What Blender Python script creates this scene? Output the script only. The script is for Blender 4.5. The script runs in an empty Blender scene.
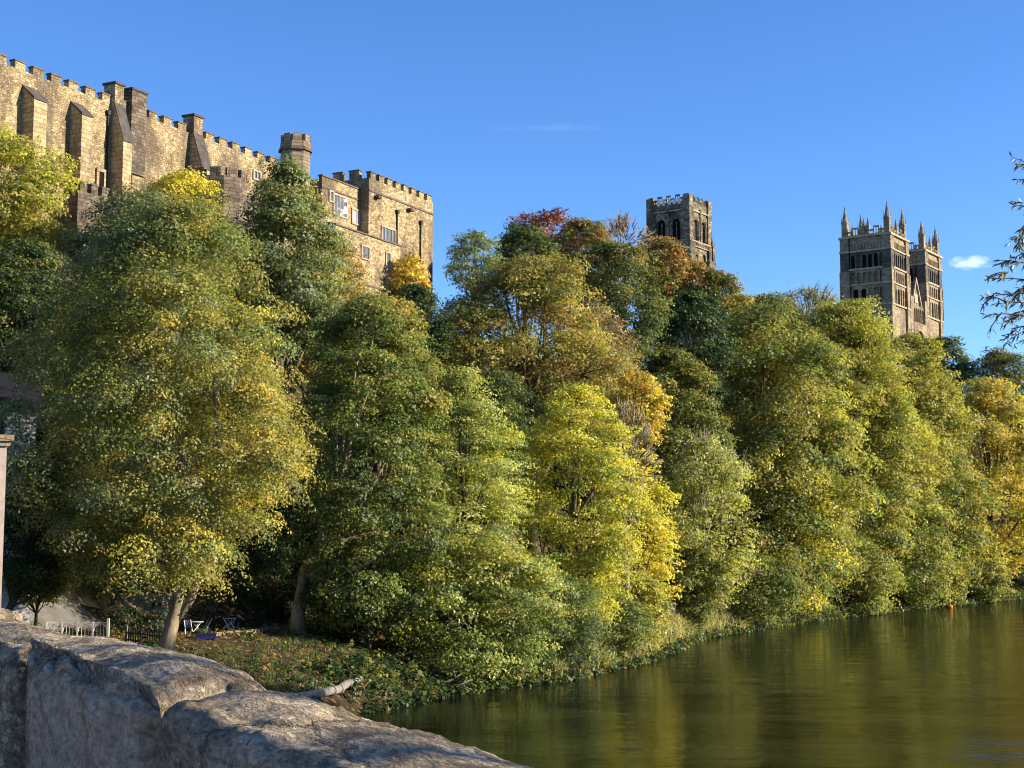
import bpy, bmesh, math, random
import numpy as np
from mathutils import Vector, noise as mnoise

# ------------------------------------------------------------------ camera, sky, sun, exposure
scene = bpy.context.scene
COL = scene.collection
F_PX, W_PX, H_PX = 1500.0, 1024, 768
PITCH = math.radians(6.13)
CAM = Vector((0.0, 0.0, 10.0))

cam_data = bpy.data.cameras.new("camera")
cam = bpy.data.objects.new("camera", cam_data)
COL.objects.link(cam)
cam.location = CAM
cam.rotation_euler = (math.radians(90) + PITCH, 0, 0)
cam_data.sensor_width = 36.0
cam_data.lens = 36.0 * F_PX / W_PX
cam_data.clip_start = 0.05
cam_data.clip_end = 5000
scene.camera = cam

SUN_EL = math.radians(20)
SUN_AZ = math.radians(-5)           # angle from +X, negative = behind the viewer
sun_dir = Vector((math.cos(SUN_EL) * math.cos(SUN_AZ), math.cos(SUN_EL) * math.sin(SUN_AZ), math.sin(SUN_EL)))
sd = bpy.data.lights.new("sun", 'SUN')
sd.energy = 5.0
sd.angle = math.radians(0.5)
sd.color = (1.0, 0.86, 0.66)
sun = bpy.data.objects.new("sun", sd)
COL.objects.link(sun)
sun.rotation_euler = (-sun_dir).to_track_quat('-Z', 'Y').to_euler()

world = bpy.data.worlds.new("World")
scene.world = world
world.use_nodes = True
wn, wl = world.node_tree.nodes, world.node_tree.links
wn.clear()
w_out = wn.new('ShaderNodeOutputWorld')
w_bg = wn.new('ShaderNodeBackground')
w_bg.inputs['Strength'].default_value = 0.116
sky = wn.new('ShaderNodeTexSky')
sky.sky_type = 'NISHITA'
sky.sun_disc = False
sky.sun_elevation = SUN_EL
sky.sun_rotation = math.radians(90) - SUN_AZ
sky.air_density = 0.75
sky.dust_density = 0.0
sky.ozone_density = 3.6
sky.altitude = 50


def wmath(op, a, b=None, c=None):
    n = wn.new('ShaderNodeMath'); n.operation = op
    for i, v in enumerate((a, b, c)):
        if v is None: continue
        if isinstance(v, (int, float)): n.inputs[i].default_value = v
        else: wl.new(v, n.inputs[i])
    return n.outputs[0]


def view_dir(px, py):
    x, y = (px - 512) / F_PX, (384 - py) / F_PX
    c, s = math.cos(PITCH), math.sin(PITCH)
    return Vector((x, c - y * s, s + y * c))


# thin clouds live in the sky itself: a soft puff and a faint wisp, by direction
tc = wn.new('ShaderNodeTexCoord')
sep = wn.new('ShaderNodeSeparateXYZ'); wl.new(tc.outputs['Generated'], sep.inputs[0])
u_ = wmath('DIVIDE', sep.outputs['X'], wmath('MAXIMUM', sep.outputs['Y'], 0.05))
v_ = wmath('DIVIDE', sep.outputs['Z'], wmath('MAXIMUM', sep.outputs['Y'], 0.05))
cnoise = wn.new('ShaderNodeTexNoise'); cnoise.inputs['Scale'].default_value = 42
cnoise.inputs['Detail'].default_value = 6
cmap = wn.new('ShaderNodeMapping'); cmap.inputs['Scale'].default_value = (1, 1, 2.4)
wl.new(tc.outputs['Generated'], cmap.inputs[0]); wl.new(cmap.outputs[0], cnoise.inputs['Vector'])


def puff(px, py, wpx, hpx, amount, rag):
    d = view_dir(px, py)
    cu, cv = d.x / d.y, d.z / d.y
    a = wmath('POWER', wmath('DIVIDE', wmath('SUBTRACT', u_, cu), wpx / F_PX), 2)
    b = wmath('POWER', wmath('DIVIDE', wmath('SUBTRACT', v_, cv), hpx / F_PX), 2)
    r = wmath('ADD', a, b)
    f = wmath('SUBTRACT', wmath('ADD', 1.0, wmath('MULTIPLY', wmath('SUBTRACT', cnoise.outputs[0], 0.5), rag)), r)
    fr = wmath('MULTIPLY', wmath('MINIMUM', wmath('MAXIMUM', f, 0), 1.0), amount)
    front = wmath('GREATER_THAN', sep.outputs['Y'], 0.1)
    return wmath('MULTIPLY', fr, front)


cl = wmath('ADD', puff(967, 260, 22, 8, 0.30, 6.0), puff(556, 128, 50, 4, 0.016, 5.0))
cl = wmath('MINIMUM', cl, 0.9)
hsv = wn.new('ShaderNodeHueSaturation')
hsv.inputs['Saturation'].default_value = 1.16
hsv.inputs['Hue'].default_value = 0.508
hsv.inputs['Value'].default_value = 1.0
wl.new(sky.outputs[0], hsv.inputs['Color'])
cmix = wn.new('ShaderNodeMix'); cmix.data_type = 'RGBA'
wl.new(cl, cmix.inputs['Factor']); wl.new(hsv.outputs[0], cmix.inputs['A'])
cmix.inputs['B'].default_value = (8.5, 8.5, 8.6, 1)
wl.new(cmix.outputs['Result'], w_bg.inputs['Color'])
wl.new(w_bg.outputs[0], w_out.inputs[0])

vs = scene.view_settings
vs.view_transform = 'Standard'
vs.look = 'None'
vs.exposure = 1.18
vs.gamma = 1.0
vs.use_curve_mapping = False
cy = scene.cycles
cy.use_denoising = True
cy.filter_width = 1.05
cy.max_bounces = 6
cy.diffuse_bounces = 3
cy.glossy_bounces = 3
cy.transmission_bounces = 3
cy.transparent_max_bounces = 4
cy.caustics_reflective = False
cy.caustics_refractive = False

# ------------------------------------------------------------------ helpers


def at(px, py, Y):
    d = view_dir(px, py)
    return CAM + d * (Y / d.y)


def px_m(Y):
    return F_PX / Y


class MB:
    """collects simple shapes and links them as ONE mesh object"""
    def __init__(s): s.v = []; s.f = []

    def add(s, v, f):
        o = len(s.v); s.v += [tuple(p) for p in v]; s.f += [tuple(i + o for i in q) for q in f]

    def box(s, x0, x1, y0, y1, z0, z1):
        s.add([(x0, y0, z0), (x1, y0, z0), (x1, y1, z0), (x0, y1, z0), (x0, y0, z1), (x1, y0, z1), (x1, y1, z1), (x0, y1, z1)],
              [(3, 2, 1, 0), (4, 5, 6, 7), (0, 1, 5, 4), (1, 2, 6, 5), (2, 3, 7, 6), (3, 0, 4, 7)])

    def prism(s, poly, z0, z1, poly_top=None):
        """poly: list of (x,y) counter-clockwise"""
        n = len(poly); pt = poly_top or poly
        s.add([(x, y, z0) for x, y in poly] + [(x, y, z1) for x, y in pt],
              [tuple(range(n - 1, -1, -1)), tuple(range(n, 2 * n))] + [(i, (i + 1) % n, n + (i + 1) % n, n + i) for i in range(n)])

    def extrude(s, pts, vec):
        n = len(pts); q = [tuple(Vector(p) + Vector(vec)) for p in pts]
        s.add(list(pts) + q, [tuple(range(n - 1, -1, -1)), tuple(range(n, 2 * n))] + [(i, (i + 1) % n, n + (i + 1) % n, n + i) for i in range(n)])

    def cone(s, cx, cy_, z0, z1, r0, r1, n=8, rot=0.0):
        a = [rot + 2 * math.pi * i / n for i in range(n)]
        s.prism([(cx + r0 * math.cos(t), cy_ + r0 * math.sin(t)) for t in a], z0, z1,
                [(cx + r1 * math.cos(t), cy_ + r1 * math.sin(t)) for t in a])

    def tube(s, pts, rad, n=6):
        pts = [Vector(p) for p in pts]; o = len(s.v); m = len(pts)
        ref = Vector((0.31, 0.17, 0.93))
        for i, p in enumerate(pts):
            t = (pts[min(i + 1, m - 1)] - pts[max(i - 1, 0)])
            t = t.normalized() if t.length > 1e-9 else Vector((0, 0, 1))
            a = t.cross(ref)
            if a.length < 1e-3: a = t.cross(Vector((1, 0, 0)))
            a.normalize(); b = t.cross(a)
            for k in range(n):
                w = 2 * math.pi * k / n
                s.v.append(tuple(p + (a * math.cos(w) + b * math.sin(w)) * rad[i]))
        for i in range(m - 1):
            for k in range(n):
                s.f.append((o + i * n + k, o + (i + 1) * n + k, o + (i + 1) * n + (k + 1) % n, o + i * n + (k + 1) % n))
        s.f.append(tuple(o + k for k in range(n)))
        s.f.append(tuple(o + (m - 1) * n + k for k in range(n - 1, -1, -1)))

    def build(s, name, mat, parent=None, smooth=False):
        me = bpy.data.meshes.new(name)
        me.from_pydata(s.v, [], s.f)
        me.materials.append(mat)
        if smooth: me.shade_smooth()
        o = bpy.data.objects.new(name, me); COL.objects.link(o)
        if parent: o.parent = parent
        return o


def tag(o, label=None, cat=None, group=None, kind=None):
    if label: o['label'] = label
    if cat: o['category'] = cat
    if group: o['group'] = group
    if kind: o['kind'] = kind
    return o


def empty(name, loc, rz, label, cat, group=None):
    o = bpy.data.objects.new(name, None); COL.objects.link(o)
    o.location = loc; o.rotation_euler = (0, 0, rz); o.empty_display_size = 0.5
    return tag(o, label, cat, group)


def fast_mesh(name, co, quads, mat, parent=None, color=None, smooth=False):
    me = bpy.data.meshes.new(name)
    nv, nf = len(co), len(quads)
    me.vertices.add(nv); me.vertices.foreach_set('co', np.ascontiguousarray(co, dtype=np.float32).ravel())
    me.loops.add(nf * 4); me.loops.foreach_set('vertex_index', np.ascontiguousarray(quads, dtype=np.int32).ravel())
    me.polygons.add(nf)
    me.polygons.foreach_set('loop_start', np.arange(0, nf * 4, 4, dtype=np.int32))
    me.update(calc_edges=True)
    if color is not None:
        at_ = me.color_attributes.new('leaf_colour', 'FLOAT_COLOR', 'POINT')
        at_.data.foreach_set('color', np.ascontiguousarray(color, dtype=np.float32).ravel())
    me.materials.append(mat)
    if smooth: me.shade_smooth()
    o = bpy.data.objects.new(name, me); COL.objects.link(o)
    if parent: o.parent = parent
    return o


# ------------------------------------------------------------------ materials


class NT:
    def __init__(s, name):
        s.m = bpy.data.materials.new(name); s.m.use_nodes = True
        s.n, s.l = s.m.node_tree.nodes, s.m.node_tree.links
        s.n.clear()
        s.out = s.n.new('ShaderNodeOutputMaterial')

    def node(s, t, **kw):
        n = s.n.new(t)
        for k, v in kw.items(): setattr(n, k, v)
        return n

    def put(s, sock, v):
        if isinstance(v, bpy.types.NodeSocket): s.l.new(v, sock)
        elif v is not None:
            if isinstance(v, (tuple, list)) and len(v) == 3 and sock.type == 'RGBA': v = (*v, 1)
            sock.default_value = v

    def coord(s, scale=(1, 1, 1), kind='Object', rot=(0, 0, 0)):
        t = s.node('ShaderNodeTexCoord'); m = s.node('ShaderNodeMapping')
        m.inputs['Scale'].default_value = scale; m.inputs['Rotation'].default_value = rot
        s.l.new(t.outputs[kind], m.inputs[0]); return m.outputs[0]

    def noise(s, vec, scale, detail=4, rough=.55, out=0):
        n = s.node('ShaderNodeTexNoise'); s.put(n.inputs['Vector'], vec)
        n.inputs['Scale'].default_value = scale; n.inputs['Detail'].default_value = detail; n.inputs['Roughness'].default_value = rough
        return n.outputs[out]

    def voro(s, vec, scale, feature='F1', out='Distance', rnd=1.0):
        n = s.node('ShaderNodeTexVoronoi', feature=feature); s.put(n.inputs['Vector'], vec)
        n.inputs['Scale'].default_value = scale; n.inputs['Randomness'].default_value = rnd
        return n.outputs[out]

    def math(s, op, a, b=None, clamp=False):
        n = s.node('ShaderNodeMath', operation=op, use_clamp=clamp); s.put(n.inputs[0], a); s.put(n.inputs[1], b); return n.outputs[0]

    def ramp(s, fac, stops, interp='LINEAR'):
        n = s.node('ShaderNodeValToRGB'); s.put(n.inputs[0], fac); cr = n.color_ramp; cr.interpolation = interp
        while len(cr.elements) > 1: cr.elements.remove(cr.elements[-1])
        for i, (p, c) in enumerate(stops):
            e = cr.elements[0] if i == 0 else cr.elements.new(p)
            e.position = p; e.color = (*c, 1) if isinstance(c, (tuple, list)) else (c, c, c, 1)
        return n.outputs[0]

    def mix(s, f, a, b, mode='MIX'):
        n = s.node('ShaderNodeMix', data_type='RGBA', blend_type=mode)
        s.put(n.inputs['Factor'], f); s.put(n.inputs['A'], a); s.put(n.inputs['B'], b); return n.outputs['Result']

    def bump(s, h, strength, dist):
        n = s.node('ShaderNodeBump'); n.inputs['Strength'].default_value = strength; n.inputs['Distance'].default_value = dist
        s.put(n.inputs['Height'], h); return n.outputs[0]

    def princ(s, color, rough=.8, normal=None, spec=.3, metal=0.0, ior=None):
        p = s.node('ShaderNodeBsdfPrincipled'); s.put(p.inputs['Base Color'], color); s.put(p.inputs['Roughness'], rough)
        p.inputs['Specular IOR Level'].default_value = spec; p.inputs['Metallic'].default_value = metal
        if ior: p.inputs['IOR'].default_value = ior
        if normal is not None: s.l.new(normal, p.inputs['Normal'])
        s.l.new(p.outputs[0], s.out.inputs[0]); return p


def leaf_material(name, translucent=.48, gloss=.03):
    t = NT(name)
    a = t.node('ShaderNodeAttribute', attribute_name='leaf_colour')
    d = t.node('ShaderNodeBsdfDiffuse'); t.l.new(a.outputs['Color'], d.inputs['Color'])
    tr = t.node('ShaderNodeBsdfTranslucent')
    hs = t.node('ShaderNodeHueSaturation'); hs.inputs['Saturation'].default_value = 1.08; hs.inputs['Value'].default_value = 1.22
    t.l.new(a.outputs['Color'], hs.inputs['Color']); t.l.new(hs.outputs[0], tr.inputs['Color'])
    m = t.node('ShaderNodeMixShader'); m.inputs[0].default_value = translucent
    t.l.new(d.outputs[0], m.inputs[1]); t.l.new(tr.outputs[0], m.inputs[2])
    g = t.node('ShaderNodeBsdfGlossy'); g.inputs['Roughness'].default_value = .55
    m2 = t.node('ShaderNodeMixShader'); m2.inputs[0].default_value = gloss
    t.l.new(m.outputs[0], m2.inputs[1]); t.l.new(g.outputs[0], m2.inputs[2])
    t.l.new(m2.outputs[0], t.out.inputs[0])
    return t.m


def bark_material(name, c0, c1):
    t = NT(name); v = t.coord((1, 1, .25))
    n = t.noise(v, 6, 6, .65); big = t.noise(t.coord(), .9, 3)
    c = t.ramp(n, [(.3, c0), (.7, c1)])
    c = t.mix(t.ramp(big, [(.45, 0.), (.65, .6)]), c, (.07, .085, .04))
    t.princ(c, .9, t.bump(n, .6, .05), .15); return t.m


def stone_material(name, cols, joint, course=.34, length=.75, stain=(.075, .065, .055), stain_amt=.75, rough_scale=1.0):
    """squared rubble: courses of uneven blocks, stained by soot and rain"""
    t = NT(name)
    tc_ = t.node('ShaderNodeTexCoord'); sp = t.node('ShaderNodeSeparateXYZ'); t.l.new(tc_.outputs['Object'], sp.inputs[0])
    u = t.math('ADD', sp.outputs['X'], sp.outputs['Y'])
    wob = t.noise(tc_.outputs['Object'], .55 * rough_scale, 2)
    zz = t.math('ADD', sp.outputs['Z'], t.math('MULTIPLY', wob, .5))
    cb = t.node('ShaderNodeCombineXYZ'); t.l.new(u, cb.inputs[0]); t.l.new(zz, cb.inputs[1])
    br = t.node('ShaderNodeTexBrick'); t.l.new(cb.outputs[0], br.inputs['Vector'])
    br.inputs['Scale'].default_value = 1; br.inputs['Brick Width'].default_value = length; br.inputs['Row Height'].default_value = course
    br.inputs['Mortar Size'].default_value = .028; br.inputs['Mortar Smooth'].default_value = .4; br.inputs['Bias'].default_value = 0
    br.inputs['Color1'].default_value = (0, 0, 0, 1); br.inputs['Color2'].default_value = (1, 1, 1, 1); br.inputs['Mortar'].default_value = (.5, .5, .5, 1)
    br.offset = .43; br.squash = .7; br.squash_frequency = 3
    mp = t.node('ShaderNodeMapping'); mp.inputs['Scale'].default_value = (1 / length, 1 / course, 1); t.l.new(cb.outputs[0], mp.inputs[0])
    cell = t.voro(mp.outputs[0], .62, 'F1', 'Color')
    tone = t.mix(.55, br.outputs['Color'], cell)
    bw = t.node('ShaderNodeRGBToBW'); t.l.new(tone, bw.inputs[0])
    c = t.ramp(bw.outputs[0], [(.12, cols[0]), (.38, cols[1]), (.6, cols[2]), (.85, cols[3])])
    c = t.mix(br.outputs['Fac'], c, joint)
    st = t.noise(t.coord((1, 1, .45)), .28 * rough_scale, 6, .62)
    c = t.mix(t.ramp(st, [(.47, 0.), (.66, stain_amt)]), c, stain)
    fine = t.noise(t.coord(), 2.2, 5, .7)
    c = t.mix(.5, c, t.ramp(fine, [(.3, .55), (.7, 1.3)]), 'MULTIPLY')
    h = t.math('ADD', t.math('MULTIPLY', br.outputs['Fac'], -.7), t.math('MULTIPLY', t.noise(t.coord(), 5, 5), .8))
    t.princ(c, .92, t.bump(h, .8, .06), .12); return t.m


def rubble_material(name, cols, stain=(.10, .08, .06), stain_amt=.6, size=.36):
    """uncoursed rubble: cells of many sizes, pale lime joints worn back, broad rain stains"""
    t = NT(name)
    o = t.node('ShaderNodeTexCoord').outputs['Object']
    wv = t.node('ShaderNodeMix', data_type='VECTOR'); wv.inputs['Factor'].default_value = .10
    t.l.new(o, wv.inputs['A']); t.l.new(t.noise(o, 1.6, 3, .6, 1), wv.inputs['B'])
    mp = t.node('ShaderNodeMapping'); mp.inputs['Scale'].default_value = (1 / size, 1 / size, 1.75 / size); t.l.new(wv.outputs[1], mp.inputs[0])
    cell = t.voro(mp.outputs[0], 1.0, 'F1', 'Color'); bw = t.node('ShaderNodeRGBToBW'); t.l.new(cell, bw.inputs[0])
    edge = t.voro(mp.outputs[0], 1.0, 'DISTANCE_TO_EDGE', 'Distance')
    big = t.noise(t.coord((1, 1, .7)), .16, 5, .6)
    tone = t.math('ADD', t.math('MULTIPLY', bw.outputs[0], .62), t.math('MULTIPLY', big, .42))
    c = t.ramp(tone, [(.22, cols[0]), (.42, cols[1]), (.6, cols[2]), (.78, cols[3])])
    c = t.mix(t.ramp(edge, [(.02, .5), (.09, 0.)]), c, tuple(.55 * a + .45 * b for a, b in zip(cols[0], cols[1])))
    st = t.noise(t.coord((1, 1, .35)), .33, 6, .65)
    c = t.mix(t.ramp(st, [(.48, 0.), (.60, stain_amt)]), c, stain)
    st2 = t.noise(t.coord((1, 1, .8)), .95, 5, .65)
    c = t.mix(t.ramp(st2, [(.55, 0.), (.68, .6)]), c, cols[0])
    c = t.mix(.55, c, t.ramp(t.noise(o, 2.6, 5, .7), [(.3, .5), (.7, 1.35)]), 'MULTIPLY')
    h = t.math('ADD', t.ramp(edge, [(.0, 0.), (.12, .8)]), t.math('MULTIPLY', t.noise(o, 4, 5), .9))
    t.princ(c, .92, t.bump(h, .9, .08), .1); return t.m


def plain_material(name, c, rough=.6, var=.25, scale=3., spec=.3, metal=0., bump=.0):
    t = NT(name); n = t.noise(t.coord(), scale, 5, .6)
    lo = tuple(x * (1 - var) for x in c); hi = tuple(min(1, x * (1 + var)) for x in c)
    t.princ(t.ramp(n, [(.3, lo), (.7, hi)]), rough, t.bump(n, bump, .02) if bump else None, spec, metal); return t.m


M = {}
M['leaf'] = leaf_material('broad_leaf')
M['willow_leaf'] = leaf_material('slender_leaf', .25, .1)
M['bark'] = bark_material('bark_brown', (.045, .033, .022), (.16, .125, .085))
M['bark_pale'] = bark_material('bark_pale', (.16, .12, .075), (.42, .34, .235))
M['twig'] = bark_material('twig_grey', (.16, .125, .095), (.34, .29, .225))
M['castle'] = rubble_material('castle_sandstone_rubble', [(.17, .117, .065), (.345, .258, .14), (.47, .362, .20), (.58, .465, .275)], (.10, .082, .062), .75, .31)
M['castle_dark'] = stone_material('dark_sandstone', [(.06, .048, .038), (.115, .09, .064), (.17, .135, .095), (.25, .195, .13)], (.07, .06, .05), .34, .6)
M['ashlar'] = stone_material('castle_ashlar', [(.29, .215, .12), (.375, .285, .158), (.44, .34, .192), (.50, .40, .24)], (.23, .175, .105), .42, .85, (.085, .07, .055), .8, 1.3)
M['turret'] = stone_material('turret_stone', [(.14, .105, .07), (.20, .155, .10), (.26, .20, .13), (.33, .26, .17)], (.14, .11, .075), .36, .6, (.08, .065, .05), .5)
M['cap'] = plain_material('weathered_cap_stone', (.075, .066, .06), .9, .4, 1.5, .1, bump=.4)
M['merlon_cap'] = plain_material('merlon_cap_stone', (.12, .10, .085), .9, .4, 2.5, .1, bump=.4)
M['cath'] = stone_material('cathedral_sandstone', [(.17, .132, .084), (.25, .198, .126), (.32, .255, .166), (.40, .325, .215)], (.25, .205, .15), .4, .8, (.085, .07, .054), .6, .7)
M['cath_dark'] = stone_material('sooty_cathedral_stone', [(.055, .05, .042), (.09, .08, .066), (.125, .11, .088), (.17, .15, .12)], (.07, .062, .053), .4, .8)
M['tower_grey'] = stone_material('tower_weathered_stone', [(.075, .063, .046), (.14, .115, .08), (.23, .19, .13), (.38, .31, .21)], (.12, .105, .085), .4, .8, (.045, .041, .036), .85, 1.2)
M['cath_trim'] = plain_material('cathedral_trim_stone', (.36, .295, .205), .9, .35, 1.2, .1)
M['pale_stone'] = plain_material('renewed_pale_stone', (.60, .57, .52), .9, .12, 2, .1)
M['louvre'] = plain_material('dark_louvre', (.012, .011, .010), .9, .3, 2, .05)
M['lead'] = plain_material('lead_roof', (.12, .125, .13), .6, .2, .6)
M['slate'] = plain_material('dark_slate', (.018, .019, .023), .9, .35, 4, .1)
M['render_white'] = plain_material('white_render', (.62, .62, .60), .9, .1, 1.2, .1)
M['render_pink'] = plain_material('pinkish_stone_render', (.42, .34, .29), .9, .25, 2.2, .1)
M['iron'] = plain_material('black_iron', (.012, .012, .013), .6, .3, 5)
M['white_paint'] = plain_material('white_paint', (.72, .72, .70), .5, .1, 6)
M['timber'] = plain_material('weathered_timber', (.20, .14, .085), .85, .4, 8, .1)
M['dark_timber'] = plain_material('dark_timber', (.055, .042, .03), .85, .4, 8, .1)
M['pipe'] = plain_material('pale_concrete_pipe', (.20, .185, .16), .85, .4, 3, .2, bump=.4)
M['blue'] = plain_material('blue_plastic', (.02, .026, .11), .5, .2, 4)
M['navy'] = plain_material('navy_plastic', (.018, .022, .05), .5, .2, 4)
M['orange'] = plain_material('orange_plastic', (.75, .23, .02), .45, .1, 4)

tg = NT('window_glass')
tg.princ((.10, .11, .12), .06, None, .9); M['glass'] = tg.m
tg = NT('old_wavy_glass')
tg.princ((.10, .11, .12), .05, tg.bump(tg.noise(tg.coord(), 2.5, 2), .25, .03), .9); M['old_glass'] = tg.m
tg = NT('sky_pale_window_glass')
tg.princ((.34, .36, .38), .12, None, .8); M['glass_pale'] = tg.m  # pale base colour stands in for sky mirrored in the panes

# ------------------------------------------------------------------ terrain, river, paths
BANK_L = [(-17, -400), (-16, 0), (-15.5, 50), (-12.5, 80), (-8.9, 92), (-4.3, 103), (3.6, 113), (11, 130), (20, 163), (36, 195), (55, 224), (77, 259), (98, 288), (140, 318), (220, 340), (420, 350), (900, 352)]
BANK_R = [(7, -400), (8, -60), (9.5, 5), (12, 18), (21, 42), (45, 108), (82, 200), (120, 264), (165, 290), (240, 308), (420, 316), (900, 316)]
EDGE = [(-160, -120), (-95, 20), (-72, 70), (-56, 96), (-41.5, 121), (-19, 166), (-4, 190), (20, 240), (50, 286), (86, 318), (140, 356), (230, 380), (420, 385), (900, 385)]


def sdist(P, line):
    """signed distance to a polyline, positive on its left"""
    P = np.asarray(P, float); best = np.full(len(P), 1e18); sg = np.ones(len(P))
    for (ax, ay), (bx, by) in zip(line[:-1], line[1:]):
        dx, dy = bx - ax, by - ay; L2 = dx * dx + dy * dy
        t = np.clip(((P[:, 0] - ax) * dx + (P[:, 1] - ay) * dy) / L2, 0, 1)
        ex, ey = P[:, 0] - ax - t * dx, P[:, 1] - ay - t * dy
        d2 = ex * ex + ey * ey
        cr = dx * (P[:, 1] - ay) - dy * (P[:, 0] - ax)
        m = d2 < best - 1e-9
        best = np.where(m, d2, best); sg = np.where(m, np.where(cr >= 0, 1, -1), sg)
    return np.sqrt(best) * sg


def sstep(t):
    t = np.clip(t, 0, 1); return t * t * (3 - 2 * t)


def ground(P):
    P = np.asarray(P, float).reshape(-1, 2)
    d1 = sdist(P, BANK_L); d2 = -sdist(P, EDGE); d3 = -sdist(P, BANK_R)
    x, y = P[:, 0], P[:, 1]
    wob = np.sin(x * .31 + y * .17) * .5 + np.sin(x * .13 - y * .23 + 1.3) * .6 + np.sin(x * .71 + y * .53) * .22
    lip = 1.5 * (1 - np.exp(-np.maximum(d1, 0) / 1.1))
    T = lip + 2.7 * sstep(d1 / 12)
    u = np.maximum(d1, 0) / (np.maximum(d1, 0) + np.maximum(d2, 0) + 1e-6)
    u0 = np.where(y < 100, .44, .44 - .2 * sstep((y - 100) / 40))
    zl = T + 31.8 * sstep((u - u0) / (1 - u0)) + wob * .12 * np.clip(d1 / 3, 0, 1) * (1 + 3 * sstep((u - u0) * 3))
    zl = np.where(d2 < 0, 36 + wob * .2, zl)
    zr = 1.6 * (1 - np.exp(-np.maximum(d3, 0) / 1.5)) + 5 * sstep(d3 / 30) + 14 * sstep((d3 - 30) / 120)
    bed = -1.6 * sstep(np.minimum(-d1, -d3) / 5) - .12
    return np.where(d1 > 0, zl, np.where(d3 > 0, zr, bed))


def gz(x, y): return float(ground([(x, y)])[0])


def ground_hit(px, py, y0=30, y1=330):
    """where the line of sight of a pixel first meets the ground: used to read places off the photograph"""
    d = view_dir(px, py); Y = np.arange(y0, y1, .15)
    t = Y / d.y; z = ground(np.stack([d.x * t, Y], 1)); h = CAM.z + d.z * t
    k = int(np.argmax(h < z))
    return Vector((d.x * t[k], Y[k], z[k]))


def axis(parts): return np.concatenate([np.arange(a, b, s) for a, b, s in parts])


gx = axis([(-900, -120, 60), (-120, -48, 4), (-48, 30, .8), (30, 130, 2.5), (130, 400, 15), (400, 1500, 100)])
gy = axis([(-400, 0, 40), (0, 60, 4), (60, 130, .8), (130, 360, 2.5), (360, 600, 20), (600, 2600, 200)])
GX, GY = np.meshgrid(gx, gy)
pts = np.stack([GX.ravel(), GY.ravel()], 1)
gzv = ground(pts)
nx, ny = len(gx), len(gy)
ii, jj = np.meshgrid(np.arange(nx - 1), np.arange(ny - 1))
b0 = (jj * nx + ii).ravel()
t = NT('woodland_soil')
v = t.coord()
c = t.ramp(t.noise(v, .35, 6, .65), [(.35, (.022, .018, .011)), (.5, (.05, .036, .02)), (.62, (.032, .04, .015)), (.75, (.022, .034, .011))])
litter = t.voro(v, 3.2, 'F1', 'Color')
bwn = t.node('ShaderNodeRGBToBW'); t.l.new(litter, bwn.inputs[0])
c = t.mix(t.ramp(bwn.outputs[0], [(.68, 0.), (.78, .6)]), c, t.ramp(t.noise(v, 5, 2), [(.4, (.20, .12, .045)), (.6, (.28, .21, .09))]))
# bare trodden earth on the slope foot behind the terrace
sp = t.node('ShaderNodeSeparateXYZ'); t.l.new(v, sp.inputs[0])
zone = t.math('MULTIPLY', t.ramp(t.math('ADD', sp.outputs['Z'], t.math('MULTIPLY', t.noise(v, .3, 3), 2)), [(.0, 0.), (.1, 0.)]), 0)
t.princ(c, .95, t.bump(t.noise(v, 4, 6, .7), .9, .12), .1)
tag(fast_mesh('ground', np.stack([GX.ravel(), GY.ravel(), gzv], 1), np.stack([b0, b0 + 1, b0 + nx + 1, b0 + nx], 1), t.m, smooth=True), kind='structure')

# river
t = NT('river_water')
wv = t.coord((.42, .60, 1))
n1 = t.noise(wv, .75, 3, .5); n2 = t.noise(t.coord((1.0, 2.4, 1)), 2.6, 3, .6); n3 = t.noise(t.coord((.05, .11, 1)), 1, 2); n0 = t.noise(t.coord((.10, .19, 1)), 1, 3, .5)
hgt = t.math('ADD', t.math('MULTIPLY', n1, 1.3), t.math('MULTIPLY', n2, .13))
hgt = t.math('ADD', hgt, t.math('MULTIPLY', n0, 1.2))
hgt = t.math('MULTIPLY', hgt, t.ramp(n3, [(.35, .55), (.65, 1.)]))
p = t.princ((.009, .012, .004), .012, t.bump(hgt, .5, .15), .5, ior=1.333)
murk = t.node('ShaderNodeBsdfDiffuse'); murk.inputs['Color'].default_value = (.014, .017, .007, 1)
ms = t.node('ShaderNodeMixShader'); ms.inputs[0].default_value = .34
t.l.new(p.outputs[0], ms.inputs[1]); t.l.new(murk.outputs[0], ms.inputs[2]); t.l.new(ms.outputs[0], t.out.inputs[0])
M['water'] = t.m
mb = MB(); mb.add([(-40, -390, 0), (900, -390, 0), (900, 500, 0), (-40, 500, 0)], [(0, 1, 2, 3)])
tag(mb.build('river', M['water']), kind='structure')


def drape(name, outline_fn, n_u, n_v, mat, lift, kind='structure'):
    co = []
    for j in range(n_v + 1):
        for i in range(n_u + 1): co.append(outline_fn(i / n_u, j / n_v))
    co = np.array(co); z = ground(co) + lift
    b = np.array([j * (n_u + 1) + i for j in range(n_v) for i in range(n_u)])
    o = fast_mesh(name, np.column_stack([co, z]), np.stack([b, b + 1, b + n_u + 2, b + n_u + 1], 1), mat, smooth=True)
    return tag(o, kind=kind)


t = NT('path_paving'); v = t.coord()
c = t.ramp(t.noise(v, .8, 6, .7), [(.3, (.07, .068, .066)), (.7, (.17, .16, .15))])
t.princ(c, .9, t.bump(t.noise(v, 12, 4), .4, .02), .2); M['path'] = t.m
t = NT('bare_earth'); v = t.coord()
c = t.ramp(t.noise(v, .9, 6, .7), [(.3, (.16, .11, .06)), (.55, (.34, .25, .14)), (.75, (.42, .33, .2))])
t.princ(c, .95, t.bump(t.noise(v, 3, 6, .7), .8, .1), .1); M['earth'] = t.m

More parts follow.
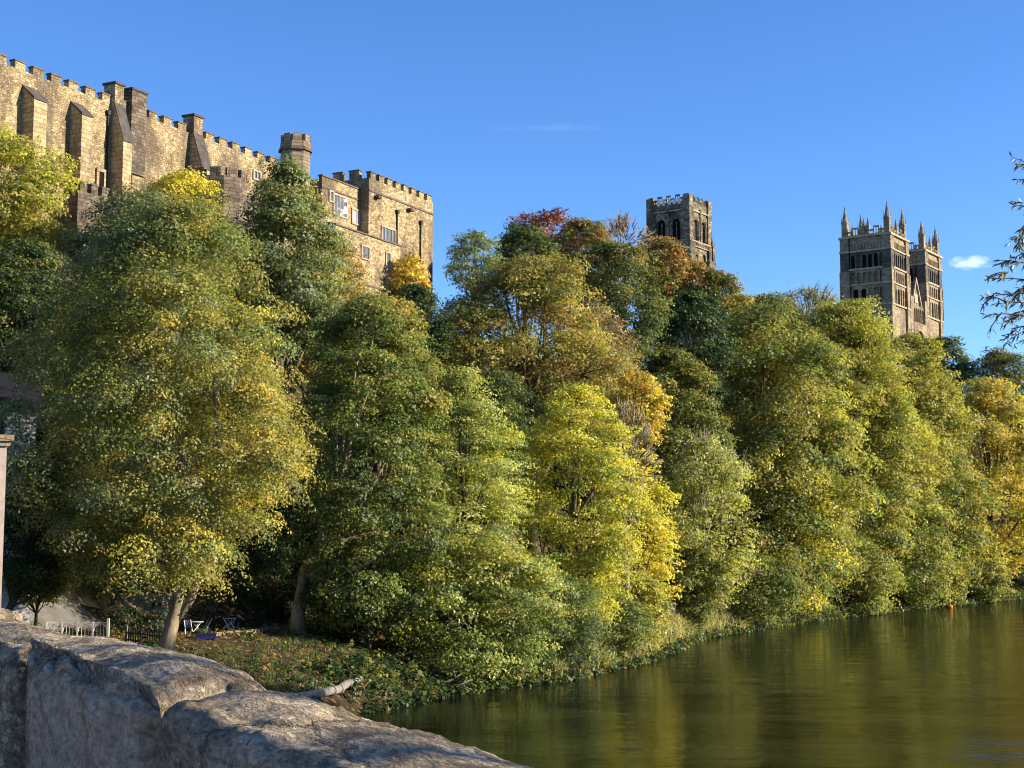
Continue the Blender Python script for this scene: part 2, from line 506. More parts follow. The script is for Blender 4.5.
# ------------------------------------------------------------------ castle (local x along the range, -y out of its front, z up)
CO = Vector((-42.0, 123.0, 0.0)); CA = math.atan2(.888, .46)
cd = Vector((math.cos(CA), math.sin(CA), 0)); cn = Vector((math.sin(CA), -math.cos(CA), 0))


def s_at(px, py, q):
    d = view_dir(px, py); k = d.x / d.y
    return (k * (CO.y + q * cn.y) - CO.x - q * cn.x) / (cd.x - k * cd.y)


def z_at(px, py, q):
    s = s_at(px, py, q); Y = CO.y + s * cd.y + q * cn.y
    d = view_dir(px, py); return CAM.z + d.z * Y / d.y


castle = empty('castle', CO, CA, 'long golden sandstone castle with battlements, sloping buttresses and tall chimneys on the hilltop', 'castle')


def merlons(mb, x0, x1, y0, y1, z, h, period, frac=.58, along='x', capmb=None, phase=.0):
    n = max(1, int(round((x1 - x0 if along == 'x' else y1 - y0) / period)))
    a0, a1 = (x0, x1) if along == 'x' else (y0, y1)
    step = (a1 - a0) / n
    for i in range(n):
        c0 = a0 + step * (i + (1 - frac) / 2 + phase); c1 = c0 + step * frac
        if along == 'x':
            mb.box(c0, c1, y0, y1, z, z + h)
            if capmb: capmb.box(c0 - .06, c1 + .06, y0 - .07, y1 + .07, z + h + .003, z + h + .14)
        else:
            mb.box(y0 if False else x0, x1, c0, c1, z, z + h)
            if capmb: capmb.box(x0 - .07, x1 + .07, c0 - .06, c1 + .06, z + h + .003, z + h + .14)


ZT = z_at(0, 62, 0)                         # wall head (crenel sill) of the great hall
S_END = s_at(279, 165, 0)
hall = MB(); hall.box(-34, S_END, 0, 13, 26, ZT)
caps = MB(); mer = MB()
merlons(hall, -34, S_END, 0.003, .55, ZT - .003, .62, 2.12, .56, 'x', caps)
hall.build('great_hall', M['castle'], castle)
caps.build('merlon_coping', M['merlon_cap'], castle)


def buttress(px0, py0, px1, zb=28, q=1.35, py1=None, dz=1.3):
    """px0 = near top corner on the wall, px1 = right edge of its front"""
    s0 = s_at(px0, py0, 0); zt = z_at(px0, py0, 0); w = s_at(px1, py0 + 12, q) - s0
    m = MB(); zf = zt - dz
    m.extrude([(s0, .2, zb), (s0, -q, zb), (s0, -q, zf), (s0, 0, zt - .1), (s0, .2, zt - .1)], (w, 0, 0))
    m.extrude([(s0 - .12, -q - .55, 25), (s0 - .12, .2, 25), (s0 - .12, .2, zt - 9.2), (s0 - .12, -q, zt - 9.2), (s0 - .12, -q - .55, zt - 10.2)][::-1], (w + .24, 0, 0))
    b = m.build('buttress', M['ashlar'], castle)
    c = MB(); e = .09
    c.extrude([(s0 - e, -q - e, zf + .004), (s0 - e, -q - e, zf + .16), (s0 - e, .02, zt + .12), (s0 - e, .02, zt - .06)][::-1], (w + 2 * e, 0, 0))
    c.build('coping', M['cap'], b)
    return s0, zt, w


def chimney_buttress(px0, pytop, pxr, py_sh, px1, zb=27, q=1.6):
    """a buttress whose head sweeps up into a chimney stack"""
    s0 = s_at(px0, py_sh, 0); zt = z_at(px0, pytop, 0); zs = z_at(px0, py_sh, 0)
    w = s_at(pxr, py_sh, .5) - s0; w2 = s_at(px1, py_sh + 25, q) - s0
    m = MB(); m.extrude([(s0, .2, zb), (s0, -q, zb), (s0, -q, zs - 3.6), (s0, -.45, zs), (s0, .2, zs)], (max(w2, w), 0, 0))
    b = m.build('buttress', M['ashlar'], castle)
    c = MB(); c.extrude([(s0 - .08, -q - .08, zs - 3.62), (s0 - .08, -q - .08, zs - 3.45), (s0 - .08, -.47, zs + .12), (s0 - .08, -.43, zs - .03)][::-1], (max(w2, w) + .16, 0, 0))
    c.build('coping', M['cap'], b)
    k = MB(); k.box(s0 + .02, s0 + w, -.45, .9, zs - .3, zt)
    st = k.build('chimney', M['castle'], castle)
    k = MB(); k.box(s0 - .1, s0 + w + .12, -.57, 1.02, zt + .003, zt + .22); k.build('chimney_cap', M['cap'], st)


buttress(23, 86, 47.5)
buttress(71, 102, 92.5)
chimney_buttress(111, 84, 124, 104, 131)
chimney_buttress(190, 116, 203, 134, 208)
# second stack by the first, rising off a broad shallow projection
sA = s_at(127.5, 100, 0); sB = s_at(143, 104, 0); zt = z_at(127.5, 90, 0)
k = MB(); k.box(sA, sB - .1, -.55, .9, ZT - 6, zt); st = k.build('chimney', M['castle_dark'], castle)
k = MB(); k.box(sA - .1, sB, -.66, 1.0, zt + .003, zt + .2); k.build('chimney_cap', M['cap'], st)
k = MB(); k.extrude([(sB - .1, -.35, ZT - 3.5), (sB - .1, -.35, ZT - 1.2), (sB - .1, .1, ZT - .6), (sB - .1, .1, ZT - 3.5)][::-1], (2.2, 0, 0))
k.box(sA + .5, sB + 2.1, -.34, .1, 27, ZT - 3.5)
k.build('wall_projection', M['castle'], castle)
# rainwater pipes
for px, q_, y0_, y1_ in ((107.5, .0, 112, 196), (396.5, 4.2, 211, 246), (420, 4.2, 222, 262)):
    s = s_at(px, y0_, q_); m = MB()
    m.tube([(s, -q_ - .09, z_at(px, y0_, q_)), (s, -q_ - .09, z_at(px, y1_, q_) - 3)], [.11, .11], 6)
    m.box(s - .2, s + .2, -q_ - .3, -q_ + .02, z_at(px, y0_, q_) - .3, z_at(px, y0_, q_) + .1)
    m.build('drainpipe', M['iron'], castle)


def window(parent, s0, s1, z0, z1, q, lights=2, glass='glass', arched=False, sur=.16, frame_mat='cath_trim', tilt=None):
    """stone surround with mullions, its pane set back inside"""
    m = MB(); d = .14
    y0, y1 = -q - d, -q + .05
    m.box(s0 - sur, s0, y0, y1, z0 - sur, z1 + sur); m.box(s1, s1 + sur, y0, y1, z0 - sur, z1 + sur)
    m.box(s0, s1, y0, y1, z0 - sur, z0); m.box(s0, s1, y0, y1, z1, z1 + sur)
    for i in range(1, lights):
        c = s0 + (s1 - s0) * i / lights; m.box(c - .05, c + .05, y0 + .03, y1, z0, z1)
    f = m.build('window', M[frame_mat], parent)
    yy = -q - .025
    if tilt is None:
        p = MB(); p.box(s0, s1, yy, yy + .02, z0, z1); p.build('pane', M[glass], f)
        return f
    rg = random.Random(int(s0 * 100)); rows = max(2, int(round((z1 - z0) / .42))); cols = lights * 2
    for i in range(cols):
        for j in range(rows):
            a0, a1 = s0 + (s1 - s0) * i / cols + .015, s0 + (s1 - s0) * (i + 1) / cols - .015
            b0, b1 = z0 + (z1 - z0) * j / rows + .015, z0 + (z1 - z0) * (j + 1) / rows - .015
            n_ = (Vector(tilt).normalized() + Vector((rg.gauss(0, .055), 0, rg.gauss(0, .055)))).normalized(); cx, cz = (a0 + a1) / 2, (b0 + b1) / 2
            def yp(s, z): return yy - (n_.x * (s - cx) + n_.z * (z - cz)) / n_.y
            p = MB(); p.extrude([(a0, yp(a0, b0), b0), (a1, yp(a1, b0), b0), (a1, yp(a1, b1), b1), (a0, yp(a0, b1), b1)], (0, .012, 0)); p.build('pane', M[glass], f)
    return f



def window_px(parent, px0, py0, px1, py1, q, lights=2, glass='glass', **kw):
    s0, s1 = s_at(px0, (py0 + py1) / 2, q), s_at(px1, (py0 + py1) / 2, q)
    pm = (px0 + px1) / 2
    return window(parent, s0, s1, z_at(pm, py1, q), z_at(pm, py0, q), q, lights, glass, **kw)


window_px(castle, 214, 170, 218.5, 178.5, 0, 2, 'glass_pale')
window_px(castle, 253.5, 172, 259.5, 179, 0, 2, 'glass')
window_px(castle, 150, 163, 153, 172, .0, 1, 'glass')
# door in the foot of the hall
window_px(castle, 98, 172, 103, 190, .05, 1, 'louvre', frame_mat='ashlar', sur=.3)

# stair turret, eight-sided, with its battlement
m = MB(); sT, qT = s_at(295.5, 150, .6), .6
zt0 = z_at(295.5, 152.5, .6); zt1 = z_at(295.5, 138.5, .6)
R8 = 1.62
m.cone(sT, -qT, 28, zt0, R8, R8, 8, math.pi / 8)
m.cone(sT, -qT, zt0 + .32, zt1 - .55, R8 + .06, R8 + .06, 8, math.pi / 8)
for i in range(8):
    a = math.pi / 8 + math.pi / 4 * (i + .5); r = (R8 + .02) * math.cos(math.pi / 8) - .2
    c, s_ = math.cos(a), math.sin(a); pr = [(-.24, -.4), (.24, -.4), (.24, .4), (-.24, .4)]
    m.prism([(sT + r * c + x * c - y * s_, -qT + r * s_ + x * s_ + y * c) for x, y in pr], zt1 - .553, zt1 + .25)
tur = m.build('stair_turret', M['turret'], castle)
k = MB(); k.cone(sT, -qT, zt0 + .002, zt0 + .318, R8 + .25, R8 + .25, 8, math.pi / 8); k.build('string_course', M['merlon_cap'], tur)

# east range: lower block, tall battlemented block, projecting lowest stage
qL, qT2, qB = 3.0, 4.2, 5.3
sL0 = s_at(322, 185, qL); sL1 = s_at(368, 200, qT2); zL = z_at(322, 178.5, qL)
sT0 = s_at(369, 180, qT2); sT1 = s_at(433, 205, qT2); zTt = z_at(433, 203, qT2)
sB1 = s_at(400, 250, qB); zB = z_at(400, 246.5, qB)
m = MB(); m.box(sL0, sT0 + .5, -qL, 9, 27, zL); m.box(sL0 - .003, sT0 - .05, -qL - .003, -qL + .4, zL - .01, zL + .3)
low = m.build('lower_range', M['castle'], castle)
m = MB(); m.box(sL0 - .1, sT0 - .1, -qL - .12, -qL + .5, zL + .303, zL + .46); m.box(sL0 - .1, sT0 - .1, -qL - .09, -qL + .2, zL - .95, zL - .78)
m.build('parapet_coping', M['merlon_cap'], low)
tall = MB(); tall.box(sT0, sT1, -qT2, 1.2, 26, zTt)
tc_ = MB()
merlons(tall, sT0 + .003, sT1 - .003, -qT2 + .003, -qT2 + .55, zTt - .003, .7, 1.75, .6, 'x', tc_)
merlons(tall, sT0 + .005, sT0 + .6, -qT2 + .9, 1.1, zTt - .005, .95, 2.7, .6, 'y', tc_)
merlons(tall, sT1 - .6, sT1 - .005, -qT2 + .9, 1.1, zTt - .005, .7, 1.75, .6, 'y', tc_)
for i, f in enumerate((.08, .28, .55, .8)):    # rain spouts
    pass
tall_o = tall.build('tall_block', M['castle'], castle)
tc_.build('merlon_coping', M['merlon_cap'], tall_o)
for px in (376, 408.5):
    s = s_at(px, 205, qT2); z = z_at(px, 197 + (px - 376) * .40, qT2); m = MB()
    m.box(s - .35, s + .35, -qT2 - .55, -qT2 + .1, z - .18, z + .12); m.build('rain_spout', M['cap'], tall_o)
m = MB(); m.box(sT0 + .02, sT1 + .06, -qT2 - .1, -qT2 + .1, zTt - 1.5, zTt - 1.3); m.build('string_course', M['merlon_cap'], tall_o)
m = MB(); m.box(sL0 - .7, sB1, -qB, -1, 25, zB)
st_ = m.build('lowest_stage', M['castle'], castle)
m = MB(); m.extrude([(sL0 - .8, -qB - .14, zB + .003), (sL0 - .8, -qB - .14, zB + .15), (sL0 - .8, -qT2 + .05, zB + .5), (sL0 - .8, -qT2 + .05, zB + .003)], (sB1 - sL0 + .9, 0, 0))
m.box(sL0 - .75, sB1 + .05, -qB - .1, -qB + .2, zB - 5.6, zB - 5.4)
m.build('sloped_coping', M['merlon_cap'], st_)
# the glinting window: its glint is built into panes tilted to mirror the sun at the camera
wz = Vector(at(339, 211, 162)); vdir = (CAM - wz).normalized(); half = (vdir + sun_dir).normalized()
tl = (half.dot(cd), -half.dot(cn), half.z)
window_px(low, 333.5, 197, 346, 215.5, qL, 2, 'old_glass', tilt=tl)
window_px(low, 329.5, 192, 332.5, 201, qL, 1, 'old_glass', tilt=tl)
window_px(low, 352, 211, 361.5, 224, qL, 2, 'glass_pale')
window_px(tall_o, 381.5, 229, 394.5, 243.5, qT2, 4, 'glass')
window_px(st_, 361.5, 247, 368.5, 258.5, qB, 2, 'glass')
window_px(st_, 386, 253.5, 389.5, 265, qB, 1, 'glass')
window_px(castle, 223, 226, 231.5, 235, 3.0, 2, 'glass_pale')
# round-fronted outer stage that carries the little pale window low among the trees
m = MB(); sa, sb_ = s_at(205, 230, 3.0), s_at(300, 230, 3.0); m.box(sa, sb_, -3.0, .5, 24, z_at(228, 220, 3.0)); m.build('outer_stage', M['castle'], castle)

# battlemented outer walls in front of the hall
def outer_wall(name, label, px0, py0, px1, q, mat, poly=False):
    s0, s1 = s_at(px0, py0, q), s_at(px1, py0, q); z = z_at((px0 + px1) / 2, py0, q)
    e = empty(name, CO, CA, label, 'wall'); m = MB(); c = MB()
    m.box(s0, s1, -q, -q + .7, 24, z); merlons(m, s0 + .01, s1 - .01, -q + .003, -q + .5, z - .003, .75, 1.5, .6, 'x', c)
    w = m.build('wall', mat, e); c.build('merlon_coping', M['merlon_cap'], w); return s0, s1, z, e


outer_wall('terrace_wall', 'low dark battlemented terrace wall at the foot of the castle buttresses, above the tall tree', 78, 196, 121, 3.2, M['castle_dark'])
sA, qA = s_at(229, 190, 3.4), 3.4; zA = z_at(229, 180, 3.4)
bas = empty('bastion', CO, CA, 'many-sided battlemented bastion, its shade put into dark stone, below the chimney end of the castle hall', 'bastion')
m = MB(); m.cone(sA, -qA + 1.2, 24, zA, 2.9, 2.75, 10, .2)
for i in range(10):
    a = .2 + math.pi / 5 * (i + .5); r = 2.42; c, s_ = math.cos(a), math.sin(a)
    m.prism([(sA + r * c + x * c - y * s_, -qA + 1.2 + r * s_ + x * s_ + y * c) for x, y in ((-.2, -.52), (.2, -.52), (.2, .52), (-.2, .52))], zA - .01, zA + .85)
m.build('drum', M['castle_dark'], bas)  # dark stone colour stands in for shade on the bastion's near side
m = MB(); m.box(sA + 2.4, sA + 8, -qA + .4, -qA + 1, 24, zA - 1.2); merlons(m, sA + 2.5, sA + 7.9, -qA + .403, -qA + .997, zA - 1.203, .7, 1.6); m.build('wing_wall', M['castle_dark'], bas)

# ------------------------------------------------------------------ cathedral (local x = towards the west, y = towards the south)
CW = math.atan2(-.561, .828)
NWC = at(890, 240, 322); NWC.z = 0
cath = empty('cathedral', NWC, CW, 'great stone cathedral with two pinnacled west towers and a square central tower on the ridge', 'cathedral')
TW = 11.3
ZMAP = [None]


class Face:
    """local frame on a wall: a along the wall, d outwards, z up"""
    def __init__(s, mb, ox, oy, ax, ay, dx, dy): s.mb = mb; s.o = (ox, oy); s.a = (ax, ay); s.d = (dx, dy)
    def p(s, a, d, z): return (s.o[0] + s.a[0] * a + s.d[0] * d, s.o[1] + s.a[1] * a + s.d[1] * d, z)
    def box(s, a0, a1, d0, d1, z0, z1, mb=None):
        q = [s.p(a0, d0, z0), s.p(a1, d0, z0), s.p(a1, d0, z1), s.p(a0, d0, z1)]
        (mb or s.mb).extrude(q, Vector(s.p(0, d1, 0)) - Vector(s.p(0, d0, 0)))
    def arch_plate(s, a0, a1, n, z0, zs, z1, pier, d0, d1, mb=None, pointed=False):
        """n arched openings between piers; solid spandrels above"""
        mb = mb or s.mb; st = (a1 - a0) / n; vec = Vector(s.p(0, d1, 0)) - Vector(s.p(0, d0, 0))
        for i in range(n):
            l, r = a0 + st * i, a0 + st * (i + 1); ol, or_ = l + pier / 2, r - pier / 2; c = (ol + or_) / 2; R = (or_ - ol) / 2
            arc = [(c - R * math.cos(t_), zs + R * math.sin(t_) * (1.5 if pointed else 1)) for t_ in [math.pi * k / 8 for k in range(9)]]
            mb.extrude([s.p(l, d0, z0), s.p(ol, d0, z0), s.p(ol, d0, zs), s.p(l, d0, zs)], vec)
            mb.extrude([s.p(or_, d0, z0), s.p(r, d0, z0), s.p(r, d0, zs), s.p(or_, d0, zs)], vec)
            mb.extrude([s.p(l, d0, zs), s.p(ol, d0, zs)] + [s.p(a_, d0, z_) for a_, z_ in arc[1:5]] + [s.p(c, d0, z1), s.p(l, d0, z1)], vec)
            mb.extrude([s.p(c, d0, z1)] + [s.p(a_, d0, z_) for a_, z_ in arc[4:8]] + [s.p(or_, d0, zs), s.p(r, d0, zs), s.p(r, d0, z1)], vec)
    def panel(s, a0, a1, z0, zs, d0, d1, mb, pointed=False):
        c, R = (a0 + a1) / 2, (a1 - a0) / 2
        arc = [(c - R * math.cos(t_), zs + R * math.sin(t_) * (1.5 if pointed else 1)) for t_ in [math.pi * k / 8 for k in range(9)]]
        mb.extrude([s.p(a0, d0, z0)] + [s.p(a_, d0, z_) for a_, z_ in arc] + [s.p(a1, d0, z0)][0:1], Vector(s.p(0, d1, 0)) - Vector(s.p(0, d0, 0)))


def faces(mb, x0, x1, y0, y1):
    """the four walls of a square tower: north, west, south, east"""
    return [Face(mb, x0, y0, 1, 0, 0, -1), Face(mb, x1, y0, 0, 1, 1, 0), Face(mb, x1, y1, -1, 0, 0, 1), Face(mb, x0, y1, 0, -1, -1, 0)]


def pinnacle(parent, x, y, z0, zt, r, zsp, mat='cath'):
    m = MB(); m.box(x - r, x + r, y - r, y + r, z0, zsp); m.cone(x, y, zsp - .01, zt, r * 1.0, .03, 8, math.pi / 8)
    for sx in (-1, 1):
        for sy in (-1, 1): m.cone(x + sx * r * .86, y + sy * r * .86, zsp - .8, zsp + (zt - zsp) * .42, r * .22, .02, 4)
    m.box(x - r * 1.15, x + r * 1.15, y - r * 1.15, y + r * 1.15, zsp - .45, zsp - .2)
    o = m.build('pinnacle', M[mat], parent); return o


def parapet(parent, x0, x1, y0, y1, z, h, mat='cath', pale=None):
    """pierced battlement: thin posts and stepped rails, sky shows through"""
    m = MB()
    for fc, L in zip(faces(m, x0, x1, y0, y1), (x1 - x0, y1 - y0) * 2):
        n = 9; st = L / n
        fc.box(0, L, -.32, -.02, z, z + .16 * h)
        for i in range(n):
            hi = (i % 2 == 0); zt_ = z + (h if hi else .62 * h)
            fc.box(i * st + .003, (i + 1) * st - .003, -.30, -.04, zt_ - .17 * h, zt_)
            for k in (0, .46, .92): fc.box((i + k) * st + .012, (i + k) * st + .16 + .012, -.27, -.07, z + .15 * h, zt_ - .16 * h)
    return m.build('parapet', M[mat], parent)


W_MAP = ([28, 60.2, 66, 69.5, 73.6, 76.9, 85], [28, 62.5, 66.85, 70.25, 74.3, 77.55, 85.2])
C_MAP = ([30, 79.3, 82.3, 84.3, 89.6, 94.6, 100], [30, 81.4, 83.3, 84.4, 89.1, 94.1, 99.4])


def restage(root, mp):
    """set the storeys of a tower to their measured heights"""
    for o in [root] + list(root.children):
        for v_ in o.data.vertices: v_.co.z = float(np.interp(v_.co.z, *mp))


def west_tower(x0, y0):
    x1, y1 = x0 + TW, y0 + TW
    core = MB(); core.box(x0 + .7, x1 - .7, y0 + .7, y1 - .7, 28, 76.9)
    fs = faces(core, x0, x1, y0, y1)
    darks = []; trims = {}; sooty = MB()
    trim = lambda k: trims.setdefault(k, MB())
    def dark(): darks.append(MB()); return darks[-1]
    for fi, fc in enumerate(fs):
        fc.box(0, TW, -.7, -.38, 28, 60.4) if False else None
        fc.box(0.01, TW - .01, -.72, -.25, 28, 60.2)             # plain foot
        # corner piers
        for a in (0, TW - 1.55): fc.box(a, a + 1.55, -.72, .16 if a else .16, 28.01, 76.88) if fi in (0, 1, 2, 3) and False else None
        # tier 1: tall arcade, two bays open
        fc.arch_plate(2.2, 5.9, 2, 60.2, 64.3, 66.0, .62, -.66, -.12)
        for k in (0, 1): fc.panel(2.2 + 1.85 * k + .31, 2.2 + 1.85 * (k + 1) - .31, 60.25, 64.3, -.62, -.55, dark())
        fc.arch_plate(5.9, 9.9, 3, 60.2, 64.6, 66.0, .34, -.66, -.12); fc.box(5.9, 9.9, -.72, -.60, 60.2, 66)
        # tier 2: blind arcade
        fc.arch_plate(2.0, 9.9, 6, 66.35, 68.5, 69.5, .36, -.66, -.10); fc.box(2.0, 9.9, -.72, -.60, 66.35, 69.5)
        # tier 3: belfry, sooty louvred openings
        fc.arch_plate(2.0, 9.9, 6, 69.9, 72.3, 73.6, .42, -.64, -.08, sooty, True); fc.box(2.0, 9.9, -.70, -.50, 69.9, 73.6, sooty)
        st = 7.9 / 6
        for k in range(6):
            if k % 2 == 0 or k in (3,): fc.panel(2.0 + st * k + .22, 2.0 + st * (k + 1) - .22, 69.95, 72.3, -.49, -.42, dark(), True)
        # tier 4: frieze
        fc.box(2.0, 9.9, -.70, -.22, 73.95, 76.9)
        fc.arch_plate(2.2, 9.7, 10, 74.2, 75.3, 75.9, .3, -.21, -.05)
        for z_, h_, d_ in ((59.85, .35, .1), (66.0, .35, .12), (69.5, .4, .16), (73.6, .35, .14), (76.9, .5, .3)):
            fc.box(1.6, TW - 1.6, -.6, d_, z_, z_ + h_, trim(round(z_)))
    # corner turrets, set back in stages
    for cx, cy_ in ((x0 + .8, y0 + .8), (x1 - .8, y0 + .8), (x1 - .8, y1 - .8), (x0 + .8, y1 - .8)):
        r = 1.0
        core.box(cx - r, cx + r, cy_ - r, cy_ + r, 28, 69.4); core.box(cx - r + .02, cx + r - .02, cy_ - r + .02, cy_ + r - .02, 74.0, 77.35)
        sooty.box(cx - r + .01, cx + r - .01, cy_ - r + .01, cy_ + r - .01, 69.403, 73.6)
        for z_ in (59.8, 65.95, 73.603): trim(round(z_)).box(cx - r - .12, cx + r + .12, cy_ - r - .12, cy_ + r + .12, z_, z_ + .38)
        trim(77).box(cx - r - .2, cx + r + .2, cy_ - r - .2, cy_ + r + .2, 76.8, 77.3)
        for sx in (-1, 1):
            for sy in (-1, 1):       # slender shafts up the corners
                core.box(cx + sx * r - .14, cx + sx * r + .14, cy_ + sy * r - .14, cy_ + sy * r + .14, 60.3, 69.3)
    tw = core.build('west_tower', M['cath'], cath)
    for k in darks: k.build('belfry_opening', M['louvre'], tw)
    for k in trims.values(): k.build('string_course', M['cath_trim'], tw)
    sooty.build('belfry_stage', M['cath_dark'], tw)
    parapet(tw, x0 + .3, x1 - .3, y0 + .3, y1 - .3, 77.3, 2.1)
    for cx, cy_ in ((x0 + .8, y0 + .8), (x1 - .8, y0 + .8), (x1 - .8, y1 - .8), (x0 + .8, y1 - .8)):
        pinnacle(tw, cx, cy_, 77.3, 85.0, .62, 81.2)
    for cx, cy_ in ((x0 + TW / 2 - .5, y0 + .6), (x0 + TW / 2 + .5, y0 + .6), (x1 - .6, y0 + TW / 2), (x0 + .6, y0 + TW / 2), (x0 + TW / 2, y1 - .6)):
        pinnacle(tw, cx, cy_, 77.3, 81.6, .36, 79.6)
    restage(tw, W_MAP)
    return tw


west_tower(-TW, 0)
west_tower(-TW, 2 * TW)
# west front between the towers: gable, arcade, great window
m = MB(); m.box(-7, -.3, TW, 2 * TW, 28, 60.2); m.box(-3, -.5, TW + 1.6, 2 * TW - 1.6, 60.2, 63.9)
fc = Face(m, -.3, TW, 0, 1, 1, 0)
fc.arch_plate(1.6, TW - 1.6, 6, 60.3, 62.8, 63.9, .35, -.15, .25)
gv = [(-.5, TW + 3.2, 63.9), (-.5, 2 * TW - 3.2, 63.9), (-.5, 1.5 * TW, 69.6)]
m.extrude(gv, (-.9, 0, 0))
m.prism([(-1.5, TW), (.3, TW), (.3, TW + 1.6), (-1.5, TW + 1.6)], 28, 65.5); m.prism([(-1.5, 2 * TW - 1.6), (.3, 2 * TW - 1.6), (.3, 2 * TW), (-1.5, 2 * TW)], 28, 65.5)
fc.arch_plate(1.8, TW - 1.8, 1, 44, 54.6, 59.9, .6, -.02, .7)
wf = m.build('west_front', M['cath'], cath)
m = MB()
for sg in (-1, 1):
    a = Vector((-.45, 1.5 * TW, 69.75)); b = Vector((-.45, 1.5 * TW + sg * 2.9, 64.0))
    m.extrude([tuple(a), tuple(b), tuple(b + Vector((0, sg * .45, 0))), tuple(a + Vector((0, 0, .75)))], (.35, 0, 0))
m.box(-.48, -.3, TW + 4.6, 2 * TW - 4.6, 64.6, 66.6)
m.build('gable_coping', M['cath_trim'], wf)
m = MB(); fc2 = Face(m, -.3, TW, 0, 1, 1, 0); fc2.panel(2.1, TW - 2.1, 44, 54.6, .01, .06, m); win = m.build('west_window', M['glass'], wf)
m = MB(); fc3 = Face(m, -.3, TW, 0, 1, 1, 0)
for i in range(1, 7): fc3.box(2.1 + 7.5 * i / 7 - .09, 2.1 + 7.5 * i / 7 + .09, .062, .26, 44, 54.6 + 3.5 * math.sin(math.pi * i / 7))
for k in range(12):
    a = math.pi * 2 * k / 12; m.tube([(-.1, TW * 1.5 + .5 * math.cos(a), 56 + .5 * math.sin(a)), (-.1, TW * 1.5 + 1.9 * math.cos(a), 56 + 1.9 * math.sin(a))], [.08, .08], 4)
m.build('tracery', M['cath_trim'], win)
# nave behind, to the central tower
m = MB(); m.box(-55, -7, TW + .3, 2 * TW - .3, 28, 59.5); m.box(-55, -TW, TW - 5.5, 2 * TW + 5.5, 28, 49)
nave = m.build('nave', M['cath'], cath)
m = MB(); m.extrude([(-55, TW, 59.51), (-55, 2 * TW, 59.51), (-55, 1.5 * TW, 64)], (48, 0, 0)); m.build('roof', M['lead'], nave)
for i in range(8):
    m = MB(); x = -50 + i * 4.6; f = Face(m, x, TW + .3, 1, 0, 0, -1); f.panel(0, 1.8, 52, 56, .01, .08, m); m.build('window', M['louvre'], nave)

# central tower, seen from its north-west corner
TC = 11.4
cxw = -60.6
tx0, ty0 = cxw - TC / 2 + .2, 1.5 * TW - TC / 2
tx1, ty1 = tx0 + TC, ty0 + TC
ZC = 94.6
core = MB(); core.box(tx0 + .7, tx1 - .7, ty0 + .7, ty1 - .7, 30, ZC - .01); darks = []; trims = {}
def dark(): darks.append(MB()); return darks[-1]
for fc in faces(core, tx0, tx1, ty0, ty1):
    # upper belfry: two tall openings with deep reveals, buttress strips
    fc.arch_plate(1.6, TC - 1.6, 2, 84.3, 89.6, 92.4, 1.9, -.68, -.05)
    for k in (0, 1):
        c = 1.6 + (TC - 3.2) * (k + .5) / 2
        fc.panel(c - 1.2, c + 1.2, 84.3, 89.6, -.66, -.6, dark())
        fc.box(c - .12, c + .12, -.58, -.3, 84.3, 90)
        fc.arch_plate(c - 1.9, c + 1.9, 1, 84.3, 89.6, 92.0, 1.1, -.05, .14)
    for a in (1.6, TC / 2, TC - 1.6): fc.box(a - .28, a + .28, -.6, .42, 84.3, 93.4)
    fc.box(1.6, TC - 1.6, -.7, -.04, 92.4, ZC - .02)
    # gallery
    fc.box(.3, TC - .3, -.7, .32, 82.3, 84.3)
    fc.arch_plate(1.2, TC - 1.2, 8, 82.5, 83.5, 84.1, .4, .325, .5)
    # lower stage: tall twin windows
    fc.arch_plate(1.6, TC - 1.6, 2, 70, 79.3, 82.3, 2.4, -.68, .1)
    for k in (0, 1):
        c = 1.6 + (TC - 3.2) * (k + .5) / 2
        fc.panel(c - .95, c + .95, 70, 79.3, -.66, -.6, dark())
        fc.box(c - .1, c + .1, -.58, -.2, 70, 80)
    for z_, d_ in ((92.6, .3), (84.25, .55), (82.1, .45)): fc.box(.5, TC - .5, -.5, d_, z_, z_ + .32, trims.setdefault(z_, MB()))
    fc.box(.01, TC - .01, -.72, 0, 30, 70)
for cx, cy_ in ((tx0 + .6, ty0 + .6), (tx1 - .6, ty0 + .6), (tx1 - .6, ty1 - .6), (tx0 + .6, ty1 - .6)):
    core.box(cx - .95, cx + .95, cy_ - .95, cy_ + .95, 84, ZC + 1.9)
    core.box(cx - 1.25, cx + 1.25, cy_ - 1.25, cy_ + 1.25, 78.5, 84.01); core.box(cx - 1.6, cx + 1.6, cy_ - 1.6, cy_ + 1.6, 30, 78.51)
ctw = core.build('central_tower', M['tower_grey'], cath)
for k in darks: k.build('belfry_opening', M['louvre'], ctw)
for k in trims.values(): k.build('string_course', M['cath_trim'], ctw)
parapet(ctw, tx0 + .1, tx1 - .1, ty0 + .1, ty1 - .1, ZC, 2.2, 'tower_grey')
for a in (2.6, 3.9, 5.6, 7.0, 8.3):
    m = MB(); f = Face(m, tx0, ty0, 1, 0, 0, -1); f.box(a, a + .85, .0, .06, ZC - .25, ZC + 1.2); m.build('renewed_panel', M['pale_stone'], ctw)
for cx, cy_ in ((tx1 + .4, ty1 + .2), (tx0 - .2, ty0 - .6)):
    pinnacle(ctw, cx, cy_, 72, 87.5, .55, 84.5, 'tower_grey')
restage(ctw, C_MAP)
m = MB(); m.box(tx1, tx1 + 1.6, ty1 - 2.6, ty1 - .2, 30, 76); m.box(tx1, tx1 + .9, ty1 - 2.4, ty1 - .4, 76, 80); m.build('buttress', M['tower_grey'], ctw)
m = MB(); m.box(tx0 + 1, tx1 - 1, ty0 - 20, ty0, 28, 58); m.box(tx0 + 1, tx1 - 1, ty1, ty1 + 20, 28, 58); m.box(tx0 - 40, tx0, ty0 + .6, ty1 - .6, 28, 58)
m.build('transept', M['cath'], cath)

